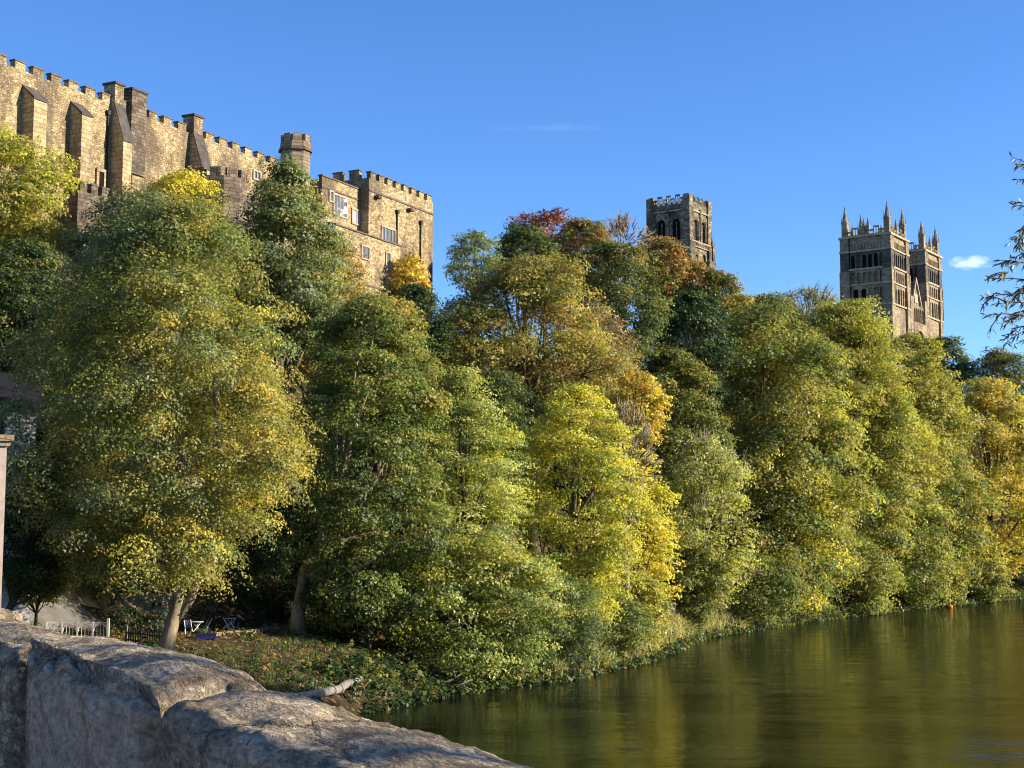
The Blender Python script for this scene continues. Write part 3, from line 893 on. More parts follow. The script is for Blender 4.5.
# ------------------------------------------------------------------ bridge the photograph is taken from
BD = Vector((-.4339, .901, 0)).normalized(); BA = math.atan2(BD.y, BD.x)
BO = Vector((.03, 3.36, 0))                     # outer top edge of the parapet; local x along the bridge, +y towards the walker
bridge = empty('stone_bridge', BO, BA, 'old stone bridge with a worn lichened parapet, running away at the bottom left', 'bridge')

t = NT('weathered_coping'); v = t.coord((.36, 1, 1))
big = t.noise(v, 2.1, 6, .65); mid = t.noise(t.coord((.36, 1, 1.2)), 9, 6, .7); fine = t.noise(v, 70, 5, .7)
c = t.ramp(big, [(.3, (.19, .145, .088)), (.47, (.34, .27, .17)), (.6, (.45, .365, .235)), (.75, (.55, .455, .295))])
c = t.mix(.55, c, t.ramp(mid, [(.3, .45), (.7, 1.45)]), 'MULTIPLY')
c = t.mix(.85, c, t.ramp(fine, [(.3, .35), (.7, 1.5)]), 'MULTIPLY')
gr = t.noise(t.coord((.36, 1, 1.1)), 28, 5, .75)
c = t.mix(.75, c, t.ramp(gr, [(.36, .35), (.52, 1.), (.66, 1.5)]), 'MULTIPLY')
rust = t.noise(v, 3.4, 4, .6)
c = t.mix(t.ramp(rust, [(.62, 0.), (.74, .55)]), c, (.30, .14, .055))
lw = t.noise(v, 26, 5, .6, 1)
lv = t.node('ShaderNodeMix', data_type='VECTOR'); lv.inputs['Factor'].default_value = .08
t.l.new(v, lv.inputs['A']); t.l.new(lw, lv.inputs['B'])
sp1 = t.voro(lv.outputs[1], 21, 'F1', 'Distance'); sp1c = t.voro(lv.outputs[1], 21, 'F1', 'Color')
b_ = t.node('ShaderNodeRGBToBW'); t.l.new(sp1c, b_.inputs[0])
patch = t.ramp(t.noise(v, 1.5, 4, .6), [(.36, .0), (.5, 1.)])
size = t.math('MULTIPLY', t.ramp(b_.outputs[0], [(.30, 0.), (.72, .5)]), patch)
lich = t.math('LESS_THAN', sp1, size)
lich = t.math('MULTIPLY', lich, t.ramp(t.noise(v, 55, 4, .7), [(.35, .2), (.6, 1.)]))
c = t.mix(t.math('MULTIPLY', lich, .85), c, (.74, .62, .44))
sp2 = t.voro(lv.outputs[1], 60, 'F1', 'Distance')
c = t.mix(t.math('MULTIPLY', t.math('LESS_THAN', sp2, .22), t.ramp(big, [(.4, 0.), (.55, .6)])), c, (.60, .55, .44))
dk = t.noise(t.coord((.36, 1, .8)), 4.6, 5, .7)
c = t.mix(t.ramp(dk, [(.54, 0.), (.66, .8)]), c, (.07, .055, .04))
pits = t.voro(lv.outputs[1], 34, 'F1', 'Distance')
c = t.mix(t.ramp(pits, [(.10, .7), (.2, 0.)]), c, (.05, .04, .03))
crk = t.voro(lv.outputs[1], 1.6, 'DISTANCE_TO_EDGE', 'Distance')
c = t.mix(t.ramp(crk, [(.003, .6), (.008, 0.)]), c, (.03, .026, .02))
h = t.math('ADD', t.math('MULTIPLY', mid, .7), t.math('MULTIPLY', fine, .55))
h = t.math('ADD', h, t.math('MULTIPLY', gr, .7))
h = t.math('ADD', h, t.math('MULTIPLY', t.ramp(crk, [(.0, 0.), (.02, 1.)]), .5))
h = t.math('ADD', h, t.math('MULTIPLY', lich, .10))
sk = t.node('ShaderNodeAttribute', attribute_name='old_skin'); skw = t.node('ShaderNodeSeparateColor'); t.l.new(sk.outputs['Color'], skw.inputs[0])
skin = t.mix(.8, (.62, .50, .35), t.ramp(gr, [(.36, .5), (.6, 1.3)]), 'MULTIPLY')
c = t.mix(t.math('MULTIPLY', skw.outputs[0], .5), c, skin)
t.princ(c, .93, t.bump(h, 1.0, .026), .12); M['coping'] = t.m


def coping_stone(x0, x1, z_top, seed, width=.48, height=.62, wear=.04, spall=None, notch=None):
    """one worn coping block: rounded section, uneven surface, chipped arrises"""
    L = x1 - x0
    vis = x1 > -2 and x0 < 9
    nu = int(L / (.016 if vis else .08)); hw = width / 2; rr = .085
    sec = []                                            # section, from the inner foot over the top to the outer foot
    for z in np.linspace(-height, -rr - .02, int(34 if vis else 8)): sec.append((hw, z, 1, 0))
    for a in np.linspace(0, math.pi / 2, 14 if vis else 5): sec.append((hw - rr + rr * math.cos(a), -rr - .02 + rr * math.sin(a), math.cos(a), math.sin(a)))
    for y in np.linspace(hw - rr, -hw + rr * .7, 18 if vis else 5)[1:-1]: sec.append((y, -.02 + .02 * math.cos(y / hw * 1.5) - .03 * max(0, y / hw), 0, 1))
    for a in np.linspace(math.pi / 2, math.pi, 10 if vis else 4): sec.append((-hw + rr * .7 + rr * .7 * math.cos(a), -rr * .7 - .02 + rr * .7 * math.sin(a), math.cos(a), math.sin(a)))
    for z in np.linspace(-rr * .7 - .04, -height, 12 if vis else 4): sec.append((-hw, z, -1, 0))
    ns = len(sec); co = []; skin = []
    for i in range(nu + 1):
        f = i / nu; x = x0 + L * f; e = min(f, 1 - f) * L
        er = max(0, 1 - e / .09)
        pinch = (.085) * er ** 1.8 + (.03 if e < 1e-6 else 0)
        for (y, z, ny_, nz_) in sec:
            p = Vector((x * .9 + seed * 7.3, y * 1.2, z * 1.2))
            d = mnoise.fractal(p * 1.3, 1.0, 2.0, 3) * wear * .5 + mnoise.fractal(p * 6, .9, 2.1, 4) * .006 + mnoise.fractal(p * 21, .8, 2.2, 3) * .0045
            d += -abs(mnoise.noise(p * 2.6 + Vector((3, 9, 1)))) * wear * .4
            s_in = 0
            if spall and ny_ > .3:
                # a raised skin on the inner face, the rest flaked away
                edge = spall(f, z) + mnoise.fractal(p * 5, .9, 2.1, 3) * .12
                s_in = -.045 * min(1, max(0, .5 - edge * 14))
            skin.append(min(1, max(0, .5 + edge * 14)) if spall and ny_ > .3 else 0)
            if notch: d += notch(f, y, z)
            k = d + s_in - pinch
            co.append((x, y - hw + ny_ * k, z_top + z + nz_ * k))
    co = np.array(co)
    q = [(i * ns + j, i * ns + j + 1, (i + 1) * ns + j + 1, (i + 1) * ns + j) for i in range(nu) for j in range(ns - 1)]
    me_o = fast_mesh('coping_stone', co, np.array(q), M['coping'], bridge, smooth=True)
    ca = me_o.data.color_attributes.new('old_skin', 'FLOAT_COLOR', 'POINT')
    ca.data.foreach_set('color', np.repeat(np.array(skin, dtype=np.float32)[:, None], 4, axis=1).ravel())
    bm = bmesh.new(); bm.from_mesh(me_o.data)
    bm.verts.ensure_lookup_table()
    for i in (0, nu):
        bm.faces.new([bm.verts[i * ns + j] for j in (range(ns) if i else range(ns - 1, -1, -1))])
    bmesh.ops.recalc_face_normals(bm, faces=bm.faces)
    bm.to_mesh(me_o.data); bm.free(); me_o.data.shade_smooth()
    return me_o


# note: local +y points from the outer face towards the walker's side
def _flip():
    # bridge local frame: x along BD; rotate y so that +y is the walker's side
    side = Vector((-.901, -.4339, 0))
    return side.dot(Vector((-math.sin(BA), math.cos(BA), 0)))


YS = 1 if _flip() > 0 else -1


def spall_b(f, z):      # >0 keeps the old skin
    return min(.5 - abs(f - .42) * 1.25, (-.10 - z) * 1.2)


cs = []
cs.append(coping_stone(-4.2, -1.28, 9.555, 1))
cs.append(coping_stone(-1.22, 1.56, 9.565, 2, wear=.04))
cs.append(coping_stone(1.76, 4.53, 9.585, 3, wear=.045, spall=spall_b,
                       notch=lambda f, y, z: -.07 * max(0, 1 - f / .06) * (1 if y > -.1 else .3)))
cs.append(coping_stone(4.68, 7.62, 9.515, 4, wear=.04))
x = 7.68
k = 5
while x < 58:
    cs.append(coping_stone(x, x + 2.9, 9.57, k)); x += 2.96; k += 1
for o in cs:
    if YS > 0:
        o.location.y = .48
    else:
        o.scale.y = -1; o.location.y = -.48

# body of the bridge: spandrel with arches, pier, deck, the other parapet
t = NT('bridge_deck_paving'); t.princ(t.ramp(t.noise(t.coord(), 3, 5), [(.3, (.26, .215, .165)), (.7, (.40, .335, .26))]), .9, None, .15); M['deck'] = t.m
WB = 8.4 * YS
def yy(a, b): return (min(a, b), max(a, b))
m = MB()
def arch_out(x0, x1, zc, zt):
    n = 24; return [(x0 + (x1 - x0) * i / n, zt + (zc - zt) * math.sin(math.pi * i / n) ** .7) for i in range(n + 1)]
sp_ = []
for (a0, a1) in ((-64, -36), (-30, -2), (4, 21)):
    arc = arch_out(a0, a1, 7.0, -1.2)
    for (xa, za), (xb, zb) in zip(arc[:-1], arc[1:]):
        m.extrude([(xa, .03 * YS, za), (xb, .03 * YS, zb), (xb, .03 * YS, 8.35), (xa, .03 * YS, 8.35)], (0, WB - .06 * YS, 0))
for a0, a1 in ((-80, -64), (-36, -30), (-2, 4), (21, 66)): m.box(a0, a1, *yy(.03 * YS, WB - .03 * YS), -2, 8.35)
m.build('spandrel', M['castle_dark'], bridge)
m = MB(); m.box(-80, 66, *yy(.47 * YS, WB - .36 * YS), 8.351, 8.42); m.build('deck', M['deck'], bridge)
m = MB(); m.box(-80, 66, *yy(.045 * YS, .44 * YS), 8.352, 8.93); m.box(-80, -4.26, *yy(.02 * YS, .36 * YS), 8.93, 9.45)
m.build('parapet', M['castle_dark'], bridge)
m = MB(); m.box(-80, 66, *yy(WB - .36 * YS, WB - .04 * YS), 8.352, 9.45); m.box(-80, 66, *yy(WB - .42 * YS, WB + .02 * YS), 9.452, 9.66); m.build('parapet', M['ashlar'], bridge)

# ------------------------------------------------------------------ houses at the far end of the bridge
def house(name, label, corner, ang, w, d, z0, ze, zr, wall, roof, windows=()):
    e = empty(name, corner, ang, label, 'house')
    m = MB(); m.box(-w, 0, 0, d, z0 - 2, ze); wl_ = m.build('wall', wall, e)
    m = MB(); ov = .3
    m.extrude([(ov, -ov, ze + .01), (ov, d + ov, ze + .01), (ov, d / 2, zr)], (-w - 2 * ov, 0, 0)); m.build('roof', roof, e)
    m = MB(); m.box(-w - .05, .06, -.16, -.003, ze - .28, ze - .02); m.build('eaves_gutter', M['iron'], e)
    for (x0, x1, a, b) in windows:
        m = MB(); m.box(x0 - .1, x1 + .1, -.08, .02, a - .1, b + .1); f = m.build('window', M['white_paint'], e)
        m = MB(); m.box(x0, x1, -.10, -.081, a, b); m.build('pane', M['glass'], f)
    return e


c_ = at(34.5, 470, 92); c_.z = 0
h1 = house('slate_roofed_house', 'white rendered house with a dark slate roof, half hidden behind the big riverside tree', c_, math.radians(18), 13, 9, 6, at(20, 408, 92).z, at(20, 366, 92).z, M['render_white'], M['slate'],
           [(-2.4, -1.6, 9.5, 11), (-5, -4, 9.5, 11), (-2.4, -1.6, 12.8, 14.4), (-5, -4, 12.8, 14.4)])
p = at(14.5, 420, 90.5); m = MB(); q0 = at(14.5, 418, 91.2); q1 = at(11, 590, 91.2)
m = MB(); loc = h1
m.tube([(-1.95, -.12, at(14, 412, 92).z), (-1.95, -.12, 6)], [.13, .13], 6); m.build('downpipe', M['iron'], h1)
c_ = at(5.5, 500, 58); c_.z = 0
e = empty('bridge_end_house', c_, math.radians(24), 'pinkish building with a moulded cornice, its edge just showing at the left of the photo', 'house')
m = MB(); zc = at(5, 446, 58).z; m.box(-9, -.02, 0, 8, 2, zc); m.build('wall', M['render_pink'], e)
m = MB(); m.box(-9.1, .1, -.12, 8.1, zc + .003, zc + .18); m.box(-9.2, .22, -.24, 8.2, zc + .183, zc + .42); m.build('cornice', M['ashlar'], e)
m = MB(); m.extrude([(-.3, .3, zc + .43), (-.3, 7.7, zc + .43), (-2, 4, zc + 1.6)], (-8.4, 0, 0)); m.build('roof', M['slate'], e)

# ------------------------------------------------------------------ paths on the near bank
def quad_patch(p00, p10, p11, p01):
    def f(u, v_):
        a = p00 + (p10 - p00) * u; b = p01 + (p11 - p01) * u; r = a + (b - a) * v_; return (r.x, r.y)
    return f
g = lambda px, py: ground_hit(px, py).xy.to_3d()

# ------------------------------------------------------------------ trees
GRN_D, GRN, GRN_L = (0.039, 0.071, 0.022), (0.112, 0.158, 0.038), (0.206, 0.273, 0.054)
OLIVE, OLV_L, YGR = (0.218, 0.226, 0.049), (0.390, 0.345, 0.074), (0.494, 0.494, 0.071)
YEL, GOLD, ORG, RUST, PURP = (0.720, 0.637, 0.097), (0.650, 0.507, 0.093), (0.572, 0.338, 0.077), (0.442, 0.156, 0.044), (0.156, 0.039, 0.037)
GREY, SAGE, BRN, PALE = (0.266, 0.287, 0.161), (0.230, 0.294, 0.122), (0.338, 0.208, 0.074), (0.559, 0.572, 0.173)


def rnd_dirs(rng, n):
    v = rng.normal(size=(n, 3)); return v / np.linalg.norm(v, axis=1, keepdims=True)


def leaf_cloud(rng, pos, nrm, ls, aspect=.72, fold=.18):
    n = len(pos)
    nrm = nrm / np.maximum(np.linalg.norm(nrm, axis=1, keepdims=True), 1e-6)
    r = rnd_dirs(rng, n); tv = np.cross(nrm, r); tv /= np.maximum(np.linalg.norm(tv, axis=1, keepdims=True), 1e-6)
    b = np.cross(nrm, tv); s = (ls * rng.uniform(.5, 1.55, n))[:, None]
    co = np.empty((n, 4, 3))
    co[:, 0] = pos + tv * s * .5; co[:, 2] = pos - tv * s * .5
    co[:, 1] = pos + b * s * .5 * aspect + nrm * s * fold; co[:, 3] = pos - b * s * .5 * aspect + nrm * s * fold
    return co.reshape(-1, 3), np.arange(n * 4).reshape(-1, 4)


def pick_colours(rng, pal, n):
    cols = np.array([c for c, w in pal]); w = np.array([w for c, w in pal], float); w /= w.sum()
    return cols[rng.choice(len(cols), n, p=w)]


def make_crown(rng, R, Ry, z0, z1, tw, leaf, pal, side=None, density=1.0, clump=.16, bough=.42, droop=0.0, airy=0.0, lean=(0, 0), k_in=.18, shell=.36, peak=.52):
    """leaf positions round clumps, clumps round boughs, boughs inside an egg-shaped envelope; local to the trunk foot"""
    H = z1 - z0; zc = z0 + H * tw
    nb = int(np.clip(9 + 5 * H / (2 * R), 9, 24))
    rb = bough * min(R, H * .62)

    def env(t):
        lo = np.clip(1 - ((tw - t) / tw) ** 2, .02, 1) ** .33; hi = np.clip(1 - ((t - tw) / (1 - tw)) ** 2, 0, 1) ** peak
        return np.where(t < tw, lo, hi)
    bt = (np.arange(nb) + rng.uniform(.1, .9, nb)) / nb * .93 + .02
    ba = np.arange(nb) * 2.399 + rng.uniform(-.5, .5, nb)
    br = env(bt) * rng.uniform(.72, 1.08, nb)
    rbs = rb * rng.uniform(.72, 1.2, nb) * np.clip(env(bt) * 1.15, .5, 1)
    in_ = np.maximum(br * R - rbs * .8, 0.05 * R)
    lx, ly = lean
    bc = np.stack([in_ * np.cos(ba) + lx * bt, in_ * np.sin(ba) * Ry / R + ly * bt, z0 + H * bt], 1)
    bc[:, 2] = np.clip(bc[:, 2], z0 + rbs * .6, z1 - rbs * .78)
    bc = np.vstack([bc, [[lx * .95, ly * .95, z1 - rb * .5]]]); rbs = np.append(rbs, rb * .55); nb += 1
    rc = max(clump * R, leaf * 2.6)
    w = rbs ** 2; w = w / w.sum()
    area = 4 * math.pi * ((R * Ry + R * H * .5 + Ry * H * .5) / 3)
    nc = int(np.clip(4.2 * density * area / (math.pi * rc * rc), 60, 2200))
    bi = rng.choice(nb, nc, p=w)
    d = rnd_dirs(rng, nc)
    mid = np.array([lx * .5, ly * .5, z0 + H * .45])
    out = bc[bi] - mid; out /= np.maximum(np.linalg.norm(out * [1 / R, 1 / Ry, 2 / H], axis=1, keepdims=True), .3) * R
    d = d + out * .55 + [0, 0, .18]; d /= np.linalg.norm(d, axis=1, keepdims=True)
    rad = np.where(rng.random(nc) < k_in, rng.uniform(.25, .8, nc), rng.uniform(.82, 1.08, nc))
    cc = bc[bi] + d * (rbs[bi] * rad)[:, None] * [1, 1, .85]
    # part of the clumps clothe the envelope itself, so that the boughs merge into one crown
    sh = rng.random(nc) < shell; ns_ = int(sh.sum())
    t_ = rng.random(ns_) ** .9; a_ = rng.uniform(0, 2 * math.pi, ns_)
    ph = rng.uniform(0, 6.28, 4)
    wav = 1 + .13 * np.sin(2 * a_ + 5 * t_ + ph[0]) + .11 * np.sin(4 * a_ - 9 * t_ + ph[1]) + .07 * np.sin(8 * a_ + 14 * t_ + ph[2])
    er = env(t_) * wav * np.where(rng.random(ns_) < .2, rng.uniform(.35, .8, ns_), rng.uniform(.84, 1.0, ns_)) * .93
    cc[sh] = np.stack([er * R * np.cos(a_) + lx * t_, er * Ry * np.sin(a_) + ly * t_, z0 + H * t_], 1)
    dd = np.stack([np.cos(a_), np.sin(a_), (t_ - .35) * 1.6], 1); d[sh] = dd / np.linalg.norm(dd, axis=1, keepdims=True)
    rcs = rc * rng.uniform(.6, 1.35, nc)
    nl = np.maximum(6, (3.9 * density * (1 - airy * .55) * (rcs / leaf) ** 2)).astype(int)
    ci = np.repeat(np.arange(nc), nl); n = len(ci)
    e = rnd_dirs(rng, n); e[:, 2] = np.where(rng.random(n) < .72, np.abs(e[:, 2]), e[:, 2])
    rr = rng.uniform(.25, 1.0, n) ** .5
    off = e * (rcs[ci] * rr)[:, None] * [1.08, 1.08, .62]
    ax_ = d + rng.normal(size=(nc, 3)) * .35 + [0, 0, -.25]; ax_ /= np.linalg.norm(ax_, axis=1, keepdims=True)
    st = rng.uniform(0, .85, nc)[ci]                     # sprays: clumps drawn out along their shoot
    off += ax_[ci] * ((off * ax_[ci]).sum(1) * st)[:, None]
    off[:, 2] -= droop * rcs[ci] * (off[:, 0] ** 2 + off[:, 1] ** 2) / np.maximum(rcs[ci] ** 2, 1e-6) * .9
    pos = cc[ci] + off
    # fit the crown to its measured outline
    for ax, (lo_, hi_) in enumerate(((-R + lx * .5, R + lx * .5), (-Ry, Ry), (z0, z1))):
        a, b = np.percentile(pos[:, ax], (.6, 99.4)); k = (hi_ - lo_) / max(b - a, 1e-6)
        for arr in (pos, cc, bc): arr[:, ax] = lo_ + (arr[:, ax] - a) * k
    nrm = e * .75 + d[ci] * .45 + [0, 0, .35] + rng.normal(size=(n, 3)) * .5
    # leaf hue: each clump turns on its own, more so towards the direction set by side
    ccol = pick_colours(rng, pal, nc)
    if side:
        sc, dx, dz, amt = side
        ex = ((cc[:, 0] - lx * .5) / R) * dx + ((cc[:, 2] - z0) / H * 2 - 1) * dz
        hit = rng.random(nc) < amt / (1 + np.exp(-6 * (ex - .25)))
        ccol[hit] = pick_colours(rng, sc, int(hit.sum()))
    col = ccol[ci]
    mixc = pick_colours(rng, pal, n); m = rng.random(n)[:, None] * .45
    col = col * (1 - m) + mixc * m
    col = col * rng.uniform(.68, 1.34, (n, 1))
    return pos, nrm, col, bc, rbs, cc


def trunk_mesh(rng, base, path, r0, bc, rbs, cc, twigs=0, twig_r=.03, parent=None, mat='bark', fork=False):
    """tapered trunk, limbs to the boughs, branches to some of the clumps"""
    m = MB(); path = [Vector(p) for p in path]; n = len(path)
    rad = [r0 * (1.45 if i == 0 else 1.05 if i == 1 else 1 - .78 * i / (n - 1)) for i in range(n)]
    m.tube(path, rad, 9)
    if fork:
        q = [path[1] + (path[2] - path[1]) * .4] + [p + Vector((r0 * 1.6 * min(i + 1, 3), .3, 0)) for i, p in enumerate(path[2:])]
        m.tube(q, [r0 * .72 * (1 - .7 * i / len(q)) for i in range(len(q))], 8)
    top = path[-1]
    for b, rb in zip(bc, rbs):
        b = Vector(b)
        # leave the trunk below the bough
        z_start = path[0].z + (b.z - path[0].z) * rng.uniform(.42, .7)
        z_start = min(max(z_start, path[0].z + (path[-1].z - path[0].z) * .25), path[-1].z)
        p0 = path[0]
        for a, c in zip(path[:-1], path[1:]):
            if a.z <= z_start <= c.z: p0 = a + (c - a) * ((z_start - a.z) / max(c.z - a.z, 1e-6))
        f = min(1, max(0, (z_start - path[0].z) / max(path[-1].z - path[0].z, 1e-6)))
        rr = r0 * (.52 - .3 * f)
        mid = p0 + (b - p0) * .5 + Vector((0, 0, -.12 * (b - p0).length + .1)) + Vector(rng.normal(size=3)) * .05 * (b - p0).length
        m.tube([p0, p0 + (mid - p0) * .55, mid, b], [rr, rr * .78, rr * .6, rr * .28], 6)
        near = cc[np.linalg.norm(cc - np.array(b), axis=1) < rb * 1.25]
        for c in near[:6]:
            c = Vector(c); md = b + (c - b) * .5 + Vector(rng.normal(size=3)) * .12 * rb
            m.tube([b, md, c], [rr * .3, rr * .2, rr * .08], 4)
    for i in range(twigs):
        c = Vector(cc[rng.integers(len(cc))]); b = Vector(bc[rng.integers(len(bc))])
        dirv = (c - Vector(bc.mean(0))); dirv.z += abs(dirv.length) * .45; dirv.normalize()
        L = rng.uniform(.5, 1.2) * rbs.mean() * .9
        e = c + dirv * L + Vector(rng.normal(size=3)) * .16 * L
        m.tube([c - dirv * .6 * L, c, e], [twig_r * 1.5, twig_r, twig_r * .3], 3)
    return m.build('trunk', M[mat], parent, smooth=True)


SEED = [11]
BANK_GROUP = 'trees on the wooded river bank'


def tree(name, label, box, D, pal, side=None, tw=.42, leaf_px=3.5, density=1.0, base_px=None, cat='tree', twigs=0, bark='bark', depth=.85,
         trunk_r=None, path_px=None, fork=False, group=BANK_GROUP, **kw):
    """box: the crown's left, right, top, bottom in the photograph, at distance D from the camera"""
    SEED[0] += 1; rng = np.random.default_rng(SEED[0] * 7919)
    x0, x1, yt, yb = box
    cx = at((x0 + x1) / 2, (yt + yb) / 2, D)
    R = (x1 - x0) / 2 / px_m(D); zt = at((x0 + x1) / 2, yt, D).z; zb = at((x0 + x1) / 2, yb, D).z
    bx = at(base_px, yb, D).x if base_px is not None else cx.x + rng.uniform(-.12, .12) * R
    while float(sdist([(bx, D)], BANK_L)[0]) < 1.6 and float(sdist([(bx, D)], BANK_R)[0]) > -1.6:          # every trunk stands on the bank
        D += 2; k = D / (D - 2); cx = at((x0 + x1) / 2, (yt + yb) / 2, D); bx = at(base_px, yb, D).x if base_px is not None else bx * k
    R = (x1 - x0) / 2 / px_m(D); zt = at((x0 + x1) / 2, yt, D).z; zb = at((x0 + x1) / 2, yb, D).z
    bz = gz(bx, D); leaf = leaf_px * .72 / px_m(D)
    # crowns by the water hang out over it
    zb = max(zb, .25 if 0 < float(sdist([(bx, D)], BANK_L)[0]) < 7 else bz + .4)
    if zt - zb < 1.5: zb = zt - max(1.5, R)
    root = empty(name, (bx, D, bz), 0, label, cat, group)
    rot_x = cx.x - bx
    pos, nrm, col, bc, rbs, cc = make_crown(rng, R, R * depth, zb - bz, zt - bz, tw, leaf, pal, side, density, **kw)
    for a in (pos, bc, cc): a[:, 0] += rot_x
    keep = pos[:, 2] + bz > ground(np.column_stack([pos[:, 0] + bx, pos[:, 1] + D])) + .12
    keep &= pos[:, 2] + bz > .15
    pos, nrm, col = pos[keep], nrm[keep], col[keep]
    co, q = leaf_cloud(rng, pos, nrm, leaf, rng.uniform(.5, .85))
    colv = np.repeat(np.column_stack([col, np.ones(len(col))]), 4, axis=0)
    H = max(zt - bz, 2.0); r0 = trunk_r or max(.12, .017 * H + .012 * R)
    if path_px: path = [Vector((at(px, py, D).x - bx, 0, max(at(px, py, D).z - bz, -.4))) for px, py in path_px]
    else: path = [Vector((rot_x * min(1, i / 4) + rng.uniform(-.03, .03) * R * i, rng.uniform(-.03, .03) * R * i, -.5 if i == 0 else H * .8 * i / 5)) for i in range(6)]
    trunk_mesh(rng, None, path, r0, bc, rbs, cc, twigs, .9 / px_m(D) * .5, root, bark, fork)
    fast_mesh('crown', co, q, M['leaf'], root, colv)
    return root, len(q)


